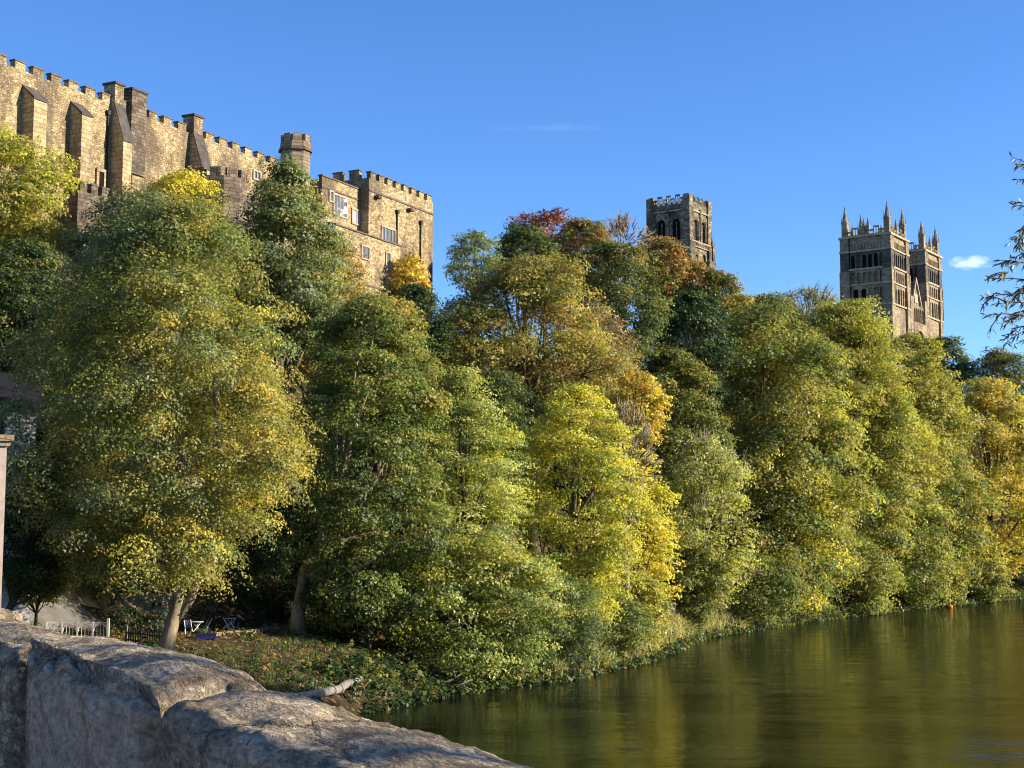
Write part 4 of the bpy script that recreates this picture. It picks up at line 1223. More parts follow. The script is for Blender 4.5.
P_T1 = [(GRN, 2.5), (OLIVE, 4), (OLV_L, 3.5), (GRN_L, 2), (SAGE, 3), (GREY, 1.5)]
TREES = [
 # foreground row along the water
 ('sycamore', 'huge turning sycamore on a pale leaning trunk beside the picket fence, golden on its right', (16, 300, 210, 582), 86, P_T1, ([(GOLD, 2.4), (YEL, 1.0), (OLV_L, 4)], .95, -.1, .5), dict(base_px=167, bark='bark_pale', trunk_r=.43, path_px=[(163, 668), (168, 640), (178, 598), (184, 540), (184, 470), (178, 380), (176, 300)], fork=True, leaf_px=3.7, tw=.40, droop=.35, density=1.1, clump=.13)),
 ('sycamore', 'dark green riverside tree on a stout brown trunk, next right of the huge golden sycamore', (285, 445, 305, 625), 104, [(GRN_D, 2), (GRN, 4), (GRN_L, 2), (OLIVE, 2)], ([(OLV_L, 3), (GRN_L, 2)], .6, .7, .6), dict(base_px=298, bark='bark_pale', trunk_r=.46, path_px=[(298, 640), (298, 612), (304, 570), (330, 520), (350, 450), (365, 380)], leaf_px=3.6)),
 ('willow', 'light green feathery tree standing narrow and upright, just left of the bright yellow-green one', (408, 524, 373, 610), 112, [(GRN_L, 3), (PALE, 5), (YGR, 2.5), (SAGE, 1)], None, dict(leaf_px=2.9, tw=.35, peak=.9, clump=.2)),
 ('lime_tree', 'bright yellow-green tree by the water, in the middle of the wooded bank', (508, 642, 388, 622), 120, [(YGR, 5), (YEL, 2.2), (GRN_L, 2.5), (OLV_L, 1.5)], ([(YEL, 3), (YGR, 2)], .3, .7, .6), dict(leaf_px=3.4)),
 ('maple', 'vivid golden yellow tree leaning out over the bank, right of the bright yellow-green tree', (598, 676, 452, 618), 128, [(YEL, 5), (GOLD, 1), (YGR, 4), (OLV_L, 1)], None, dict(leaf_px=3.4)),
 ('ash_tree', 'thin-leaved grey twiggy tree rising between the yellow-green and the golden trees', (594, 656, 405, 520), 134, [(GREY, 4), (PALE, 2), (BRN, 1.5)], None, dict(density=.38, airy=.7, twigs=420, bark='twig', leaf_px=2.4, tw=.5)),
 ('birch', 'pale lime-green open tree with a bare grey twiggy top, right of the vivid golden tree', (650, 752, 440, 602), 148, [(PALE, 4), (YGR, 5), (GRN_L, 2.5)], ([(GREY, 1), (PALE, 1)], 0, 1, .7), dict(density=.85, airy=.2, twigs=300, bark='twig', leaf_px=3.2, tw=.4)),
 ('sycamore', 'broad olive green tree with yellow outer sprays, nearest of the big trees on the right', (672, 862, 310, 604), 172, [(OLIVE, 4), (GRN, 2.5), (OLV_L, 2.5), (GRN_L, 1.5)], ([(YGR, 2.5), (OLV_L, 2), (YEL, 1.5)], .8, -.2, .6), dict(leaf_px=3.3, droop=.3)),
 ('sycamore', 'tall olive green tree overhanging the river, right of the broad one with yellow sprays', (792, 915, 330, 606), 196, [(OLIVE, 3.5), (GRN, 2.5), (OLV_L, 3), (GRN_L, 2)], ([(OLV_L, 2), (YGR, 2)], .8, .2, .5), dict(leaf_px=3.2, droop=.3)),
 ('beech', 'green riverside tree with dark limbs showing, left of the gold and olive tree', (872, 990, 372, 600), 222, [(OLIVE, 3), (GRN, 2.5), (OLV_L, 3), (GRN_L, 2.5)], ([(OLV_L, 2), (GOLD, 1)], .8, .3, .5), dict(leaf_px=3.1, droop=.3, density=.85, k_in=.1)),
 ('maple', 'gold and olive autumn tree at the right end of the river bank', (935, 1040, 382, 570), 250, [(GOLD, 3), (OLV_L, 5), (ORG, .7), (YGR, 2)], None, dict(leaf_px=3.1)),
 ('lime_tree', 'yellow low tree dipping to the water at the far bend of the river', (934, 1004, 536, 598), 262, [(YGR, 3), (YEL, 2), (OLV_L, 3), (GRN_L, 1)], None, dict(leaf_px=3.0, tw=.5)),
 ('yew', 'dark green tree beyond the gold and olive one, at the right edge above the water', (1000, 1060, 455, 594), 284, [(GRN_D, 4), (GRN, 3)], None, dict(leaf_px=3.0)),
 # second tier
 ('lime_tree', 'yellowing round-headed tree at the left edge below the castle buttresses', (-76, 70, 134, 345), 112, [(OLV_L, 4), (YGR, 2.5), (OLIVE, 3), (GOLD, .8), (GRN, 1)], ([(YGR, 3), (OLV_L, 2)], .4, .8, .7), dict(leaf_px=3.6)),
 ('sycamore', 'grey-green tree peeking from behind the huge golden sycamore, below the terrace wall', (66, 222, 198, 345), 112, [(SAGE, 4), (GRN, 2.5), (OLIVE, 2), (GREY, 2)], None, dict(leaf_px=3.6)),
 ('maple', 'golden yellow little tree against the castle wall, between the buttresses and the bastion', (144, 222, 174, 236), 121, [(YEL, 5), (GOLD, 1.5), (YGR, 1.5)], ([(OLIVE, 2), (GRN, 2)], .9, -.9, .8), dict(leaf_px=3.5)),
 ('oak', 'grey-green pointed tree rising in front of the stair turret of the castle', (212, 345, 166, 345), 124, [(SAGE, 4), (GRN, 3), (GREY, 2), (OLIVE, 2)], ([(OLV_L, 2), (SAGE, 2)], .8, .3, .6), dict(leaf_px=3.5, tw=.3, peak=1.15)),
 ('oak', 'bronzed green tree in front of the glinting castle windows', (262, 372, 235, 380), 130, [(OLIVE, 3.5), (OLV_L, 2), (BRN, 1.6), (GRN, 2)], ([(BRN, 1), (ORG, .6), (OLV_L, 2)], .7, .6, .6), dict(leaf_px=3.4)),
 ('oak', 'green tree with an orange-tipped head, above the dark green riverside tree', (318, 436, 296, 440), 118, [(GRN, 3.5), (OLIVE, 3), (GRN_L, 2), (OLV_L, 1)], ([(ORG, .7), (OLV_L, 2)], .0, 1, .5), dict(leaf_px=3.5)),
 ('holly', 'very dark evergreen in the hollow right of the castle foot', (376, 452, 286, 382), 142, [(GRN_D, 6), (GRN, 2)], None, dict(leaf_px=3.3)),
 ('maple', 'small orange-yellow tree under the right-hand corner of the castle', (392, 430, 256, 300), 166, [(GOLD, 4), (ORG, 1.5), (YEL, 1.5)], None, dict(leaf_px=3.2)),
 ('oak', 'large bronze and olive domed tree in the middle of the hillside', (432, 622, 262, 450), 150, [(OLIVE, 4), (OLV_L, 2.5), (BRN, 1.8), (GRN, 2.5)], ([(OLV_L, 2.5), (GOLD, 1), (BRN, 1)], .8, .4, .65), dict(leaf_px=3.4, tw=.4)),
 ('oak', 'dark green tree filling the slope between the pale feathery tree and the bronze dome', (432, 540, 372, 520), 134, [(GRN_D, 3), (GRN, 3), (OLIVE, 1.5)], None, dict(leaf_px=3.4)),
 ('whitebeam', 'pale bluish-green bushy tree on the skyline right of the castle', (446, 502, 232, 290), 172, [(SAGE, 4), (GREY, 2.5), (GRN_L, 2)], None, dict(leaf_px=3.1, density=.8, tw=.5)),
 ('holm_oak', 'dark green rounded tree on the skyline below the purple-red one', (490, 562, 228, 292), 178, [(GRN_D, 3), (GRN, 4), (OLIVE, 1)], None, dict(leaf_px=3.1)),
 ('copper_beech', 'purple-red tree topping the hill between the castle and the square tower', (504, 586, 212, 262), 192, [(PURP, 4), (RUST, 1.5), (BRN, 1)], None, dict(leaf_px=3.0, density=.8, twigs=120, tw=.55)),
 ('beech', 'bronze-brown tree on the hilltop just right of the purple-red one', (545, 620, 222, 300), 186, [(BRN, 3), (OLIVE, 3), (GRN, 1.5)], None, dict(leaf_px=3.0)),
 ('cherry_tree', 'half-bare pinkish-brown tree on the skyline left of the square tower', (588, 652, 219, 262), 206, [(RUST, 1), (BRN, 4), (OLIVE, 1)], None, dict(density=.4, airy=.6, twigs=380, bark='twig', leaf_px=2.5, tw=.55)),
 ('oak', 'big dark green tree high on the slope below the square tower', (556, 668, 246, 372), 176, [(GRN, 4), (GRN_D, 2.5), (OLIVE, 2)], ([(OLIVE, 2), (BRN, 1)], .0, 1, .6), dict(leaf_px=3.2)),
 ('beech', 'russet and olive tree at the left foot of the square tower', (626, 690, 238, 296), 226, [(ORG, .5), (RUST, .8), (BRN, 3), (OLIVE, 3.5)], None, dict(leaf_px=3.0)),
 ('beech', 'russet-orange tree at the right foot of the square tower', (666, 724, 262, 318), 228, [(ORG, 1.2), (RUST, .8), (BRN, 3), (OLIVE, 3)], None, dict(leaf_px=3.0)),
 ('oak', 'green tree on the skyline in the gap between the square tower and the pinnacled ones', (722, 806, 296, 372), 224, [(OLIVE, 4), (GRN, 2), (OLV_L, 2)], None, dict(leaf_px=3.0)),
 ('oak', 'olive brown tree sloping down the skyline right of the square tower', (688, 744, 272, 335), 226, [(OLIVE, 4), (GRN, 2), (BRN, 2)], None, dict(leaf_px=3.0)),
 ('ivy_clad_tree', 'almost black ivy-covered tree in the dip below the square tower', (652, 732, 292, 400), 184, [(GRN_D, 6), (GRN, 1.5)], None, dict(leaf_px=3.2)),
 ('rowan', 'orange-yellow small tree on mid slope above the grey twiggy tree', (604, 668, 374, 446), 142, [(GOLD, 3), (ORG, 1.6), (YEL, 2), (OLV_L, 2)], None, dict(leaf_px=3.3)),
 ('hawthorn', 'mauve-brown thinning tree beside the bronze dome on mid slope', (560, 640, 308, 420), 160, [(BRN, 3), (OLV_L, 2.5), (GREY, 2), (RUST, .7)], None, dict(density=.6, airy=.3, twigs=200, bark='twig', leaf_px=3.0)),
 ('oak', 'dark olive tree in the shaded dip behind the pale twiggy-topped tree', (624, 730, 352, 520), 178, [(GRN, 3), (GRN_D, .6), (OLIVE, 3.5), (OLV_L, 1)], None, dict(leaf_px=3.3)),
 ('maple', 'yellow-orange headed tree on the skyline between the two groups of towers', (712, 770, 296, 372), 206, [(OLV_L, 3), (GOLD, 1.5), (ORG, .8), (OLIVE, 2)], None, dict(leaf_px=3.0)),
 ('ash_tree', 'sparse tree with a comb of bare twigs on the skyline left of the pinnacled towers', (770, 852, 290, 345), 226, [(GREY, 2), (OLV_L, 3), (OLIVE, 3)], None, dict(leaf_px=2.8, density=.6, airy=.3, twigs=420, bark='twig')),
 ('lime_tree', 'broad yellow-green tree in front of the pinnacled towers', (776, 906, 303, 432), 218, [(OLV_L, 4), (YGR, 3), (OLIVE, 2), (GRN_L, 2)], None, dict(leaf_px=3.0)),
 ('lime_tree', 'green-gold tree stepping down the skyline right of the pinnacled towers', (862, 962, 336, 462), 244, [(OLV_L, 4), (YGR, 2), (OLIVE, 3), (GRN, 1)], None, dict(leaf_px=3.0)),
 ('pine', 'dark tree at the foot of the pinnacled towers on their right', (918, 972, 338, 400), 296, [(GRN, 3), (GRN_D, 2), (OLIVE, 2)], None, dict(leaf_px=2.8)),
 ('oak', 'dull dark olive tree at the right end of the skyline', (955, 1050, 352, 440), 292, [(OLIVE, 3), (GRN, 3), (GRN_D, 1), (BRN, 1)], None, dict(leaf_px=2.8)),
 # low growth
 ('riverside_bush', 'large leafy bush hanging over the water below the bright yellow-green tree', (382, 560, 540, 690), 106, [(GRN, 3), (GRN_L, 3), (PALE, 2), (SAGE, 2)], ([(YGR, 2), (OLV_L, 2)], .2, .9, .6), dict(leaf_px=3.6, tw=.45, cat='bush', group='bushes along the river edge')),
 ('riverside_bush', 'dark drooping bush trailing in the river, right of the large leafy bush', (486, 606, 578, 682), 116, [(GRN, 4), (GRN_D, 2), (SAGE, 2)], ([(OLV_L, 2), (GRN_L, 2)], .3, .9, .5), dict(leaf_px=3.2, tw=.45, cat='bush', group='bushes along the river edge')),
 ('riverside_bush', 'small green bush overhanging the water between the dark drooping bush and the reeds', (556, 650, 594, 668), 124, [(GRN, 3), (OLIVE, 2), (GRN_L, 1)], None, dict(leaf_px=3.2, tw=.5, cat='bush', group='bushes along the river edge')),
 ('riverside_bush', 'yellow-flecked bush at the foot of the vivid golden tree', (590, 668, 572, 650), 128, [(OLV_L, 3), (YGR, 2), (GRN, 2)], None, dict(leaf_px=3.2, tw=.45, cat='bush', group='bushes along the river edge')),
 ('riverside_bush', 'green bush on the bank behind the pale reeds', (690, 800, 556, 622), 172, [(GRN, 3), (OLIVE, 3), (GRN_L, 2)], None, dict(leaf_px=3.1, tw=.4, cat='bush', group='bushes along the river edge')),
 ('riverside_bush', 'rounded leafy bush touching the water under the tall overhanging tree', (790, 898, 540, 612), 200, [(OLIVE, 3), (GRN_L, 2.5), (OLV_L, 3)], None, dict(leaf_px=3.0, tw=.45, cat='bush', group='bushes along the river edge')),
 ('riverside_bush', 'low green bush at the water between the leafy bush and the yellow low tree', (886, 962, 552, 604), 232, [(OLV_L, 3), (GRN, 2), (YGR, 1)], None, dict(leaf_px=3.0, tw=.45, cat='bush', group='bushes along the river edge')),
 ('riverside_bush', 'green bush trailing in the water at the far bend, before the yellow low tree', (930, 1010, 560, 603), 268, [(GRN, 3), (OLIVE, 2), (OLV_L, 2)], None, dict(leaf_px=3.0, tw=.45, cat='bush', group='bushes along the river edge')),
 ('riverside_bush', 'dense green bush over the water below the rounded olive tree', (742, 830, 556, 616), 184, [(GRN, 3), (OLIVE, 2), (GRN_L, 2)], None, dict(leaf_px=3.0, tw=.45, cat='bush', group='bushes along the river edge')),
 ('riverside_bush', 'olive bush hiding the trunks at the left end of the pale reeds', (656, 726, 548, 622), 164, [(GRN, 3), (OLIVE, 3), (GRN_L, 2), (OLV_L, 1)], None, dict(leaf_px=3.0, tw=.45, cat='bush', group='bushes along the river edge')),
 ('garden_bush', 'bright yellow-green bush beside the paved path at the far left', (6, 70, 552, 604), 90, [(YGR, 4), (GRN_L, 3), (OLV_L, 1)], None, dict(leaf_px=3.6, tw=.45, cat='bush', group=None)),
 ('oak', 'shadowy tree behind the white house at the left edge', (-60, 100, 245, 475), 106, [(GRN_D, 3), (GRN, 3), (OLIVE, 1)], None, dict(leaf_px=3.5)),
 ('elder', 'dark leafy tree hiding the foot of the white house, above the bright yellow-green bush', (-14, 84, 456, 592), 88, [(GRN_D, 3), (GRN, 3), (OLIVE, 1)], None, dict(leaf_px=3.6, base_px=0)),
 ('alder', 'rounded olive tree low over the water, before the broad tree with yellow sprays', (742, 856, 456, 606), 190, [(OLIVE, 3), (GRN, 3), (GRN_L, 2), (OLV_L, 2)], ([(OLV_L, 2), (YGR, 1)], .7, .4, .5), dict(leaf_px=3.1, droop=.3)),
 ('alder', 'leafy green tree low over the water, farther right than the rounded olive one', (838, 952, 470, 606), 222, [(GRN_L, 3), (GRN, 2), (OLV_L, 3), (OLIVE, 1)], ([(OLV_L, 2), (YGR, 1)], .7, .4, .5), dict(leaf_px=3.0, droop=.3)),
 ('lime_tree', 'yellow-green rounded tree filling the slope below the pinnacled towers', (826, 940, 400, 520), 234, [(OLV_L, 3), (YGR, 2), (OLIVE, 3)], ([(YGR, 2), (OLV_L, 2)], .7, .5, .5), dict(leaf_px=3.0)),
 ('lime_tree', 'olive-gold rounded tree on mid slope, left of the yellow-green one below the pinnacled towers', (722, 832, 352, 480), 200, [(OLIVE, 4), (OLV_L, 3), (GRN, 2)], ([(OLV_L, 2), (GOLD, 1)], .7, .5, .5), dict(leaf_px=3.1)),
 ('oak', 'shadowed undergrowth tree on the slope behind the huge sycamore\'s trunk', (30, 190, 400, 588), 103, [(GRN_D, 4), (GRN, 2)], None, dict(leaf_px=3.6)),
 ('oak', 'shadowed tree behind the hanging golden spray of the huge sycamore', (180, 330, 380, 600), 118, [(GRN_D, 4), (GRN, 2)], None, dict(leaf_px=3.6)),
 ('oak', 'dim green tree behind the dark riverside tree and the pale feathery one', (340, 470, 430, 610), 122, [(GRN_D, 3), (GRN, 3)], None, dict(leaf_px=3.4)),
]
n_leaves = 0
for name, label, box, D, pal, side, kw in TREES:
    r_, n_ = tree(name, label, box, D, pal, side, **kw); n_leaves += n_
print('LEAVES', n_leaves)

# ------------------------------------------------------------------ undergrowth, reeds, leaf litter (nobody could count these)
rng = np.random.default_rng(5)


def along_bank(n, y0, y1):
    """random points on the left bank line between two distances, with the landward normal"""
    L = [(a, b) for a, b in zip(BANK_L[:-1], BANK_L[1:]) if b[1] > y0 and a[1] < y1]
    ln = np.array([math.dist(a, b) for a, b in L]); k = rng.choice(len(L), n, p=ln / ln.sum()); t = rng.random(n)
    A = np.array([l[0] for l in L])[k]; B = np.array([l[1] for l in L])[k]
    P = A + (B - A) * t[:, None]; D_ = (B - A) / np.linalg.norm(B - A, axis=1, keepdims=True)
    return P, np.stack([-D_[:, 1], D_[:, 0]], 1)


def undergrowth(name, n_cl, y0, y1, dmin, dmax, hmax, pal, leaf_px, per, power=1.6, keep=None):
    P, N = along_bank(n_cl, y0, y1)
    off = dmin + (dmax - dmin) * rng.random(n_cl) ** power
    C = P + N * off[:, None]
    if keep is not None:
        m = keep(C); C = C[m]; off = off[m]
    n_cl = len(C); z = ground(C)
    r = rng.uniform(.25, .75, n_cl); h = hmax * rng.uniform(.25, 1, n_cl)
    col = pick_colours(rng, pal, n_cl)
    ci = np.repeat(np.arange(n_cl), per); n = len(ci); e = rnd_dirs(rng, n); e[:, 2] = np.abs(e[:, 2])
    pos = np.column_stack([C, np.maximum(z, .0)])[ci] + e * np.stack([r[ci], r[ci], h[ci]], 1) * rng.uniform(.5, 1, (n, 1))
    pos[:, 2] = np.maximum(pos[:, 2], .04)
    co, q = leaf_cloud(rng, pos, e + [0, 0, .5] + rng.normal(size=(n, 3)) * .5, 1.0)
    # leaf size follows the plant, not the viewer: constant in metres per sheet
    ls = leaf_px
    ctr = np.repeat(pos, 4, axis=0); co = ctr + (co - ctr) * ls
    cv = np.repeat(np.column_stack([col[ci] * rng.uniform(.7, 1.3, (n, 1)), np.ones(n)]), 4, axis=0)
    return tag(fast_mesh(name, co, q, M['leaf'], None, cv), kind='stuff')


undergrowth('bank_undergrowth', 5200, 84, 140, -.5, 26, .55, [(GRN_D, 5), (GRN, 1.5), (BRN, 1)], .20, 14, 1.7,  # mostly dark greens, standing in for shade on the bank
            keep=lambda C: (np.sin(C[:, 0] * .9 + C[:, 1] * .5) + np.sin(C[:, 0] * .37 - C[:, 1] * .61) + 1.1 * (np.abs(sdist(C, BANK_L)) < 3) + .6 * (C[:, 1] > 104)) > .35)
undergrowth('waterside_greenery', 3000, 98, 300, -1.1, 4.5, 1.5, [(GRN, 2), (GRN_D, 4), (OLIVE, 2)], .30, 16, 1.0)
undergrowth('slope_ivy', 6500, 104, 300, 4, 40, .9, [(GRN_D, 5), (GRN, 2), (OLIVE, 1)], .34, 12, .9)
# fallen leaves
n = 9000; P, N = along_bank(n, 82, 125); C = P + N * (rng.random(n) * 24)[:, None]; z = ground(C) + .03
pos = np.column_stack([C, z]); co, q = leaf_cloud(rng, pos, np.tile([0, 0, 1.], (n, 1)) + rng.normal(size=(n, 3)) * .35, .17)
col = pick_colours(rng, [(BRN, 3), (GOLD, 1), (OLV_L, 1.5), ((.30, .22, .12), 2)], n)
tag(fast_mesh('fallen_leaves', co, q, M['leaf'], None, np.repeat(np.column_stack([col, np.ones(n)]), 4, axis=0)), kind='stuff')


def blades(name, n_t, y0, y1, d0, d1_, h, pal, per=16, w=.035):
    P, N = along_bank(n_t, y0, y1); C = P + N * (d0 + (d1_ - d0) * rng.random(n_t))[:, None]; z = np.maximum(ground(C), -.1)
    ci = np.repeat(np.arange(n_t), per); n = len(ci)
    base = np.column_stack([C, z])[ci] + np.column_stack([rng.normal(size=(n, 2)) * .22, np.zeros(n)])
    H = h * rng.uniform(.5, 1.15, n) * rng.uniform(.7, 1.1, n_t)[ci]
    tilt = rng.normal(size=(n, 2)) * .42
    tip = base + np.column_stack([tilt * H[:, None], H]); mid = base + np.column_stack([tilt * H[:, None] * .3, H * .62])
    a = rng.uniform(0, math.pi, n); s = np.column_stack([np.cos(a), np.sin(a), np.zeros(n)]) * w
    co = np.stack([base - s, base + s, mid + s * .8, mid - s * .8, tip + s * .15, tip - s * .15], 1).reshape(-1, 3)
    b = np.arange(n) * 6
    q = np.concatenate([np.stack([b, b + 1, b + 2, b + 3], 1), np.stack([b + 3, b + 2, b + 4, b + 5], 1)])
    col = pick_colours(rng, pal, n) * rng.uniform(.7, 1.3, (n, 1))
    return tag(fast_mesh(name, co, q, M['leaf'], None, np.repeat(np.column_stack([col, np.ones(n)]), 6, axis=0)), kind='stuff')


STRAW = (.46, .40, .19)
blades('pale_reeds', 900, 128, 186, .1, 4.2, 1.15, [(STRAW, 4), (PALE, 3), (OLV_L, 2), ((.30, .26, .15), 2)], 18, .05)
blades('bank_grass', 450, 84, 100, 1.5, 9, .3, [(GRN, 3), (GRN_D, 3), (OLIVE, 1)], 12, .022)  # grass colours darkened to imitate the shaded bank

# ------------------------------------------------------------------ terrace furniture
tag(drape('paved_path', quad_patch(g(-90, 640), g(112, 628), g(64, 590), g(-60, 574)), 30, 24, M['path'], .05))
tag(drape('earth_slope', quad_patch(g(66, 603), g(196, 622), g(190, 596), g(60, 583)), 40, 24, M['earth'], .09))


def stand(px, py): return ground_hit(px, py)


def face_from(a, b): d = b - a; return math.atan2(d.y, d.x)


# white railing of arched panels
a, b = stand(50, 637), stand(104.5, 638); b.y = a.y = (a.y + b.y) / 2
L = (b.xy - a.xy).length
r = empty('arched_railing', (a.x, a.y, gz(a.x, a.y)), face_from(a, b), 'white painted iron railing of arched panels between the paved path and the picket fence', 'railing')
for i in range(5):
    x = L * i / 4; m = MB(); s = .045 if i < 4 else .07; m.box(x - s, x + s, -s, s, -.3, .98 if i < 4 else 1.2); m.build('post', M['white_paint'], r)
for i in range(4):
    x0, x1 = L * i / 4 + .06, L * (i + 1) / 4 - .06; m = MB(); c = (x0 + x1) / 2; R = (x1 - x0) / 2
    m.tube([(c - R * math.cos(t_), 0, .42 + .46 * math.sin(t_)) for t_ in [math.pi * k / 10 for k in range(11)]], [.035] * 11, 5)
    m.box(x0 - .02, x1 + .02, -.03, .03, .90, .97); m.box(x0 - .02, x1 + .02, -.02, .02, .06, .11)
    for k in range(1, 4): xx = x0 + (x1 - x0) * k / 4; m.tube([(xx, 0, .1), (xx, 0, .42 + .46 * math.sqrt(max(0, 1 - ((xx - c) / R) ** 2)))], [.02, .02], 4)
    m.build('arched_panel', M['white_paint'], r)

# brown picket fence
a, b = stand(126, 643), stand(172, 649); L = (b.xy - a.xy).length
f = empty('picket_fence', (a.x, a.y, gz(a.x, a.y)), face_from(a, b), 'short brown picket fence running to the foot of the pale leaning trunk', 'fence')
m = MB()
for i in range(int(L / .15)): x = .12 + i * .15; dz = gz(*(a.xy.lerp(b.xy, x / L))) - a.z; m.box(x, x + .07, -.012, .012, dz - .1, dz + .78 + .05 * math.sin(i * 2.7))
m.build('picket_panel', M['dark_timber'], f)
for z in (.2, .62): m = MB(); m.extrude([(0, .014, z - .04), (0, .05, z - .04), (0, .05, z + .04), (0, .014, z + .04)], (L, 0, b.z - a.z)); m.build('rail', M['dark_timber'], f)
for x in (0, L): m = MB(); m.box(x - .07, x + .07, -.07, .07, -.3 + (b.z - a.z) * x / L, 1.0 + (b.z - a.z) * x / L); m.build('post', M['timber'], f)


def cafe_chair(loc, rz, label):
    e = empty('cafe_chair', loc, rz, label, 'chair', 'chairs on the riverside terrace')
    m = MB(); m.box(-.22, .22, -.21, .21, .44, .475); m.build('seat', M['navy'], e)
    m = MB(); m.extrude([(-.22, .20, .55), (.22, .20, .55), (.21, .27, .9), (-.21, .27, .9)], (0, .02, 0)); m.build('backrest', M['navy'], e)
    for sx in (-1, 1):
        m = MB(); m.tube([(sx * .24, -.27, 0), (sx * .22, -.02, .45), (sx * .22, .25, .9)], [.026] * 3, 5); m.build('leg', M['white_paint'], e)
        m = MB(); m.tube([(sx * .235, .27, 0), (sx * .21, -.19, .46)], [.026] * 2, 5); m.build('leg', M['white_paint'], e)
    return e


def cafe_table(loc, rz, label):
    e = empty('cafe_table', loc, rz, label, 'table', 'tables on the riverside terrace')
    m = MB(); m.cone(0, 0, .72, .75, .42, .42, 16); m.build('tabletop', M['white_paint'], e)
    for k in range(2):
        s = (-1, 1)[k]; m = MB(); m.tube([(s * .34, -.25, 0), (-s * .3, .22, .72)], [.025] * 2, 5); m.build('leg', M['white_paint'], e)
    m = MB(); m.tube([(0, .3, 0), (0, -.2, .72)], [.025] * 2, 5); m.build('leg', M['white_paint'], e)


for px, py, rz, lab in ((188, 634, .5, 'white-legged navy chair nearest the pale leaning trunk'), (207, 632, -.9, 'white-legged navy chair just behind the blue crate'),
                        (226, 630, 1.9, 'white-legged navy chair between the two white tables'), (236, 631, -2.4, 'white-legged navy chair farthest right, beside the hanging golden leaves'),
                        (154, 634, 2.6, 'white-legged navy chair seen over the picket fence')):
    cafe_chair(stand(px, py), rz, lab)
for px, py, lab in ((197, 633, 'round white cafe table by the pale leaning trunk'), (231, 629, 'round white cafe table under the hanging golden leaves')): cafe_table(stand(px, py), .3, lab)
p_ = stand(206, 639); e = empty('crate', p_, .15, 'low blue plastic crate on the grass right of the pale leaning trunk', 'crate')
m = MB(); m.box(-.62, .62, -.3, -.26, 0, .34); m.box(-.62, .62, .26, .3, 0, .34); m.box(-.62, -.58, -.259, .259, 0, .34); m.box(.58, .62, -.259, .259, 0, .34); m.box(-.575, .575, -.255, .255, .01, .04); m.build('body', M['blue'], e)
m = MB(); m.box(-.65, .65, -.33, -.301, .28, .36); m.box(-.65, .65, .301, .33, .28, .36); m.build('rim', M['blue'], e)
for nm, p0, p1, lab, mt in (('timber_edging', (214, 636), (262, 633), 'long weathered timber edging the terrace below the chairs', 'timber'), ('stone_kerb', (262, 630), (293, 628), 'low grey stone kerb left of the stout brown trunk', 'path')):
    a, b = stand(*p0), stand(*p1); L = (b.xy - a.xy).length; e = empty(nm, a, face_from(a, b), lab, 'edging'); m = MB()
    n = 4
    for i in range(n): m.box(L * i / n + .01, L * (i + 1) / n - .01, -.11, .11, -.4, .22 + .015 * (i % 2))
    m.build('beam', M[mt], e)

# drain pipe lying on the bank
P0, P1, P2 = stand(296, 703), stand(338, 696), stand(357, 684)
e = empty('drain_pipe', P0, 0, 'pale concrete drain pipe with a bend, lying on the bank beside the parapet', 'pipe')
q = [P0 - P0 + Vector((-1.5, -.6, .1)), Vector((0, 0, .3)), P1 - P0 + Vector((0, 0, .36)), P1.lerp(P2, .35) - P0 + Vector((.05, 0, .42)), P2 - P0 + Vector((.1, .3, .25)), P2 - P0 + Vector((.7, 1.2, -.1))]
m = MB(); m.tube(q, [.25] * 6, 14); m.build('barrel', M['pipe'], e, True)
for k in (.86, 1.04):
    c = q[1].lerp(q[2], k); d_ = (q[2] - q[1]).normalized(); m = MB(); m.tube([c - d_ * .07, c + d_ * .07], [.30, .30], 14); m.build('collar', M['pipe'], e)

# driftwood roots at the water's edge
p_ = stand(448, 689); e = empty('driftwood', p_, .2, 'bare forked driftwood roots lying at the water under the large leafy bush', 'driftwood')
for i, pts_ in enumerate(([(-2, -.4, .1), (-.6, -.5, .35), (.4, -.6, .75), (1.2, -.5, 1.3)], [(-.6, -.5, .35), (.6, -.9, .3), (1.5, -1., .7)], [(.4, -.6, .75), (.2, -.9, 1.4)], [(.6, -.9, .3), (1.4, -1.3, .05)])):
    m = MB(); m.tube(pts_, [.09 - .015 * k - .01 * i for k in range(len(pts_))], 6); m.build('root', M['twig'], e, True)

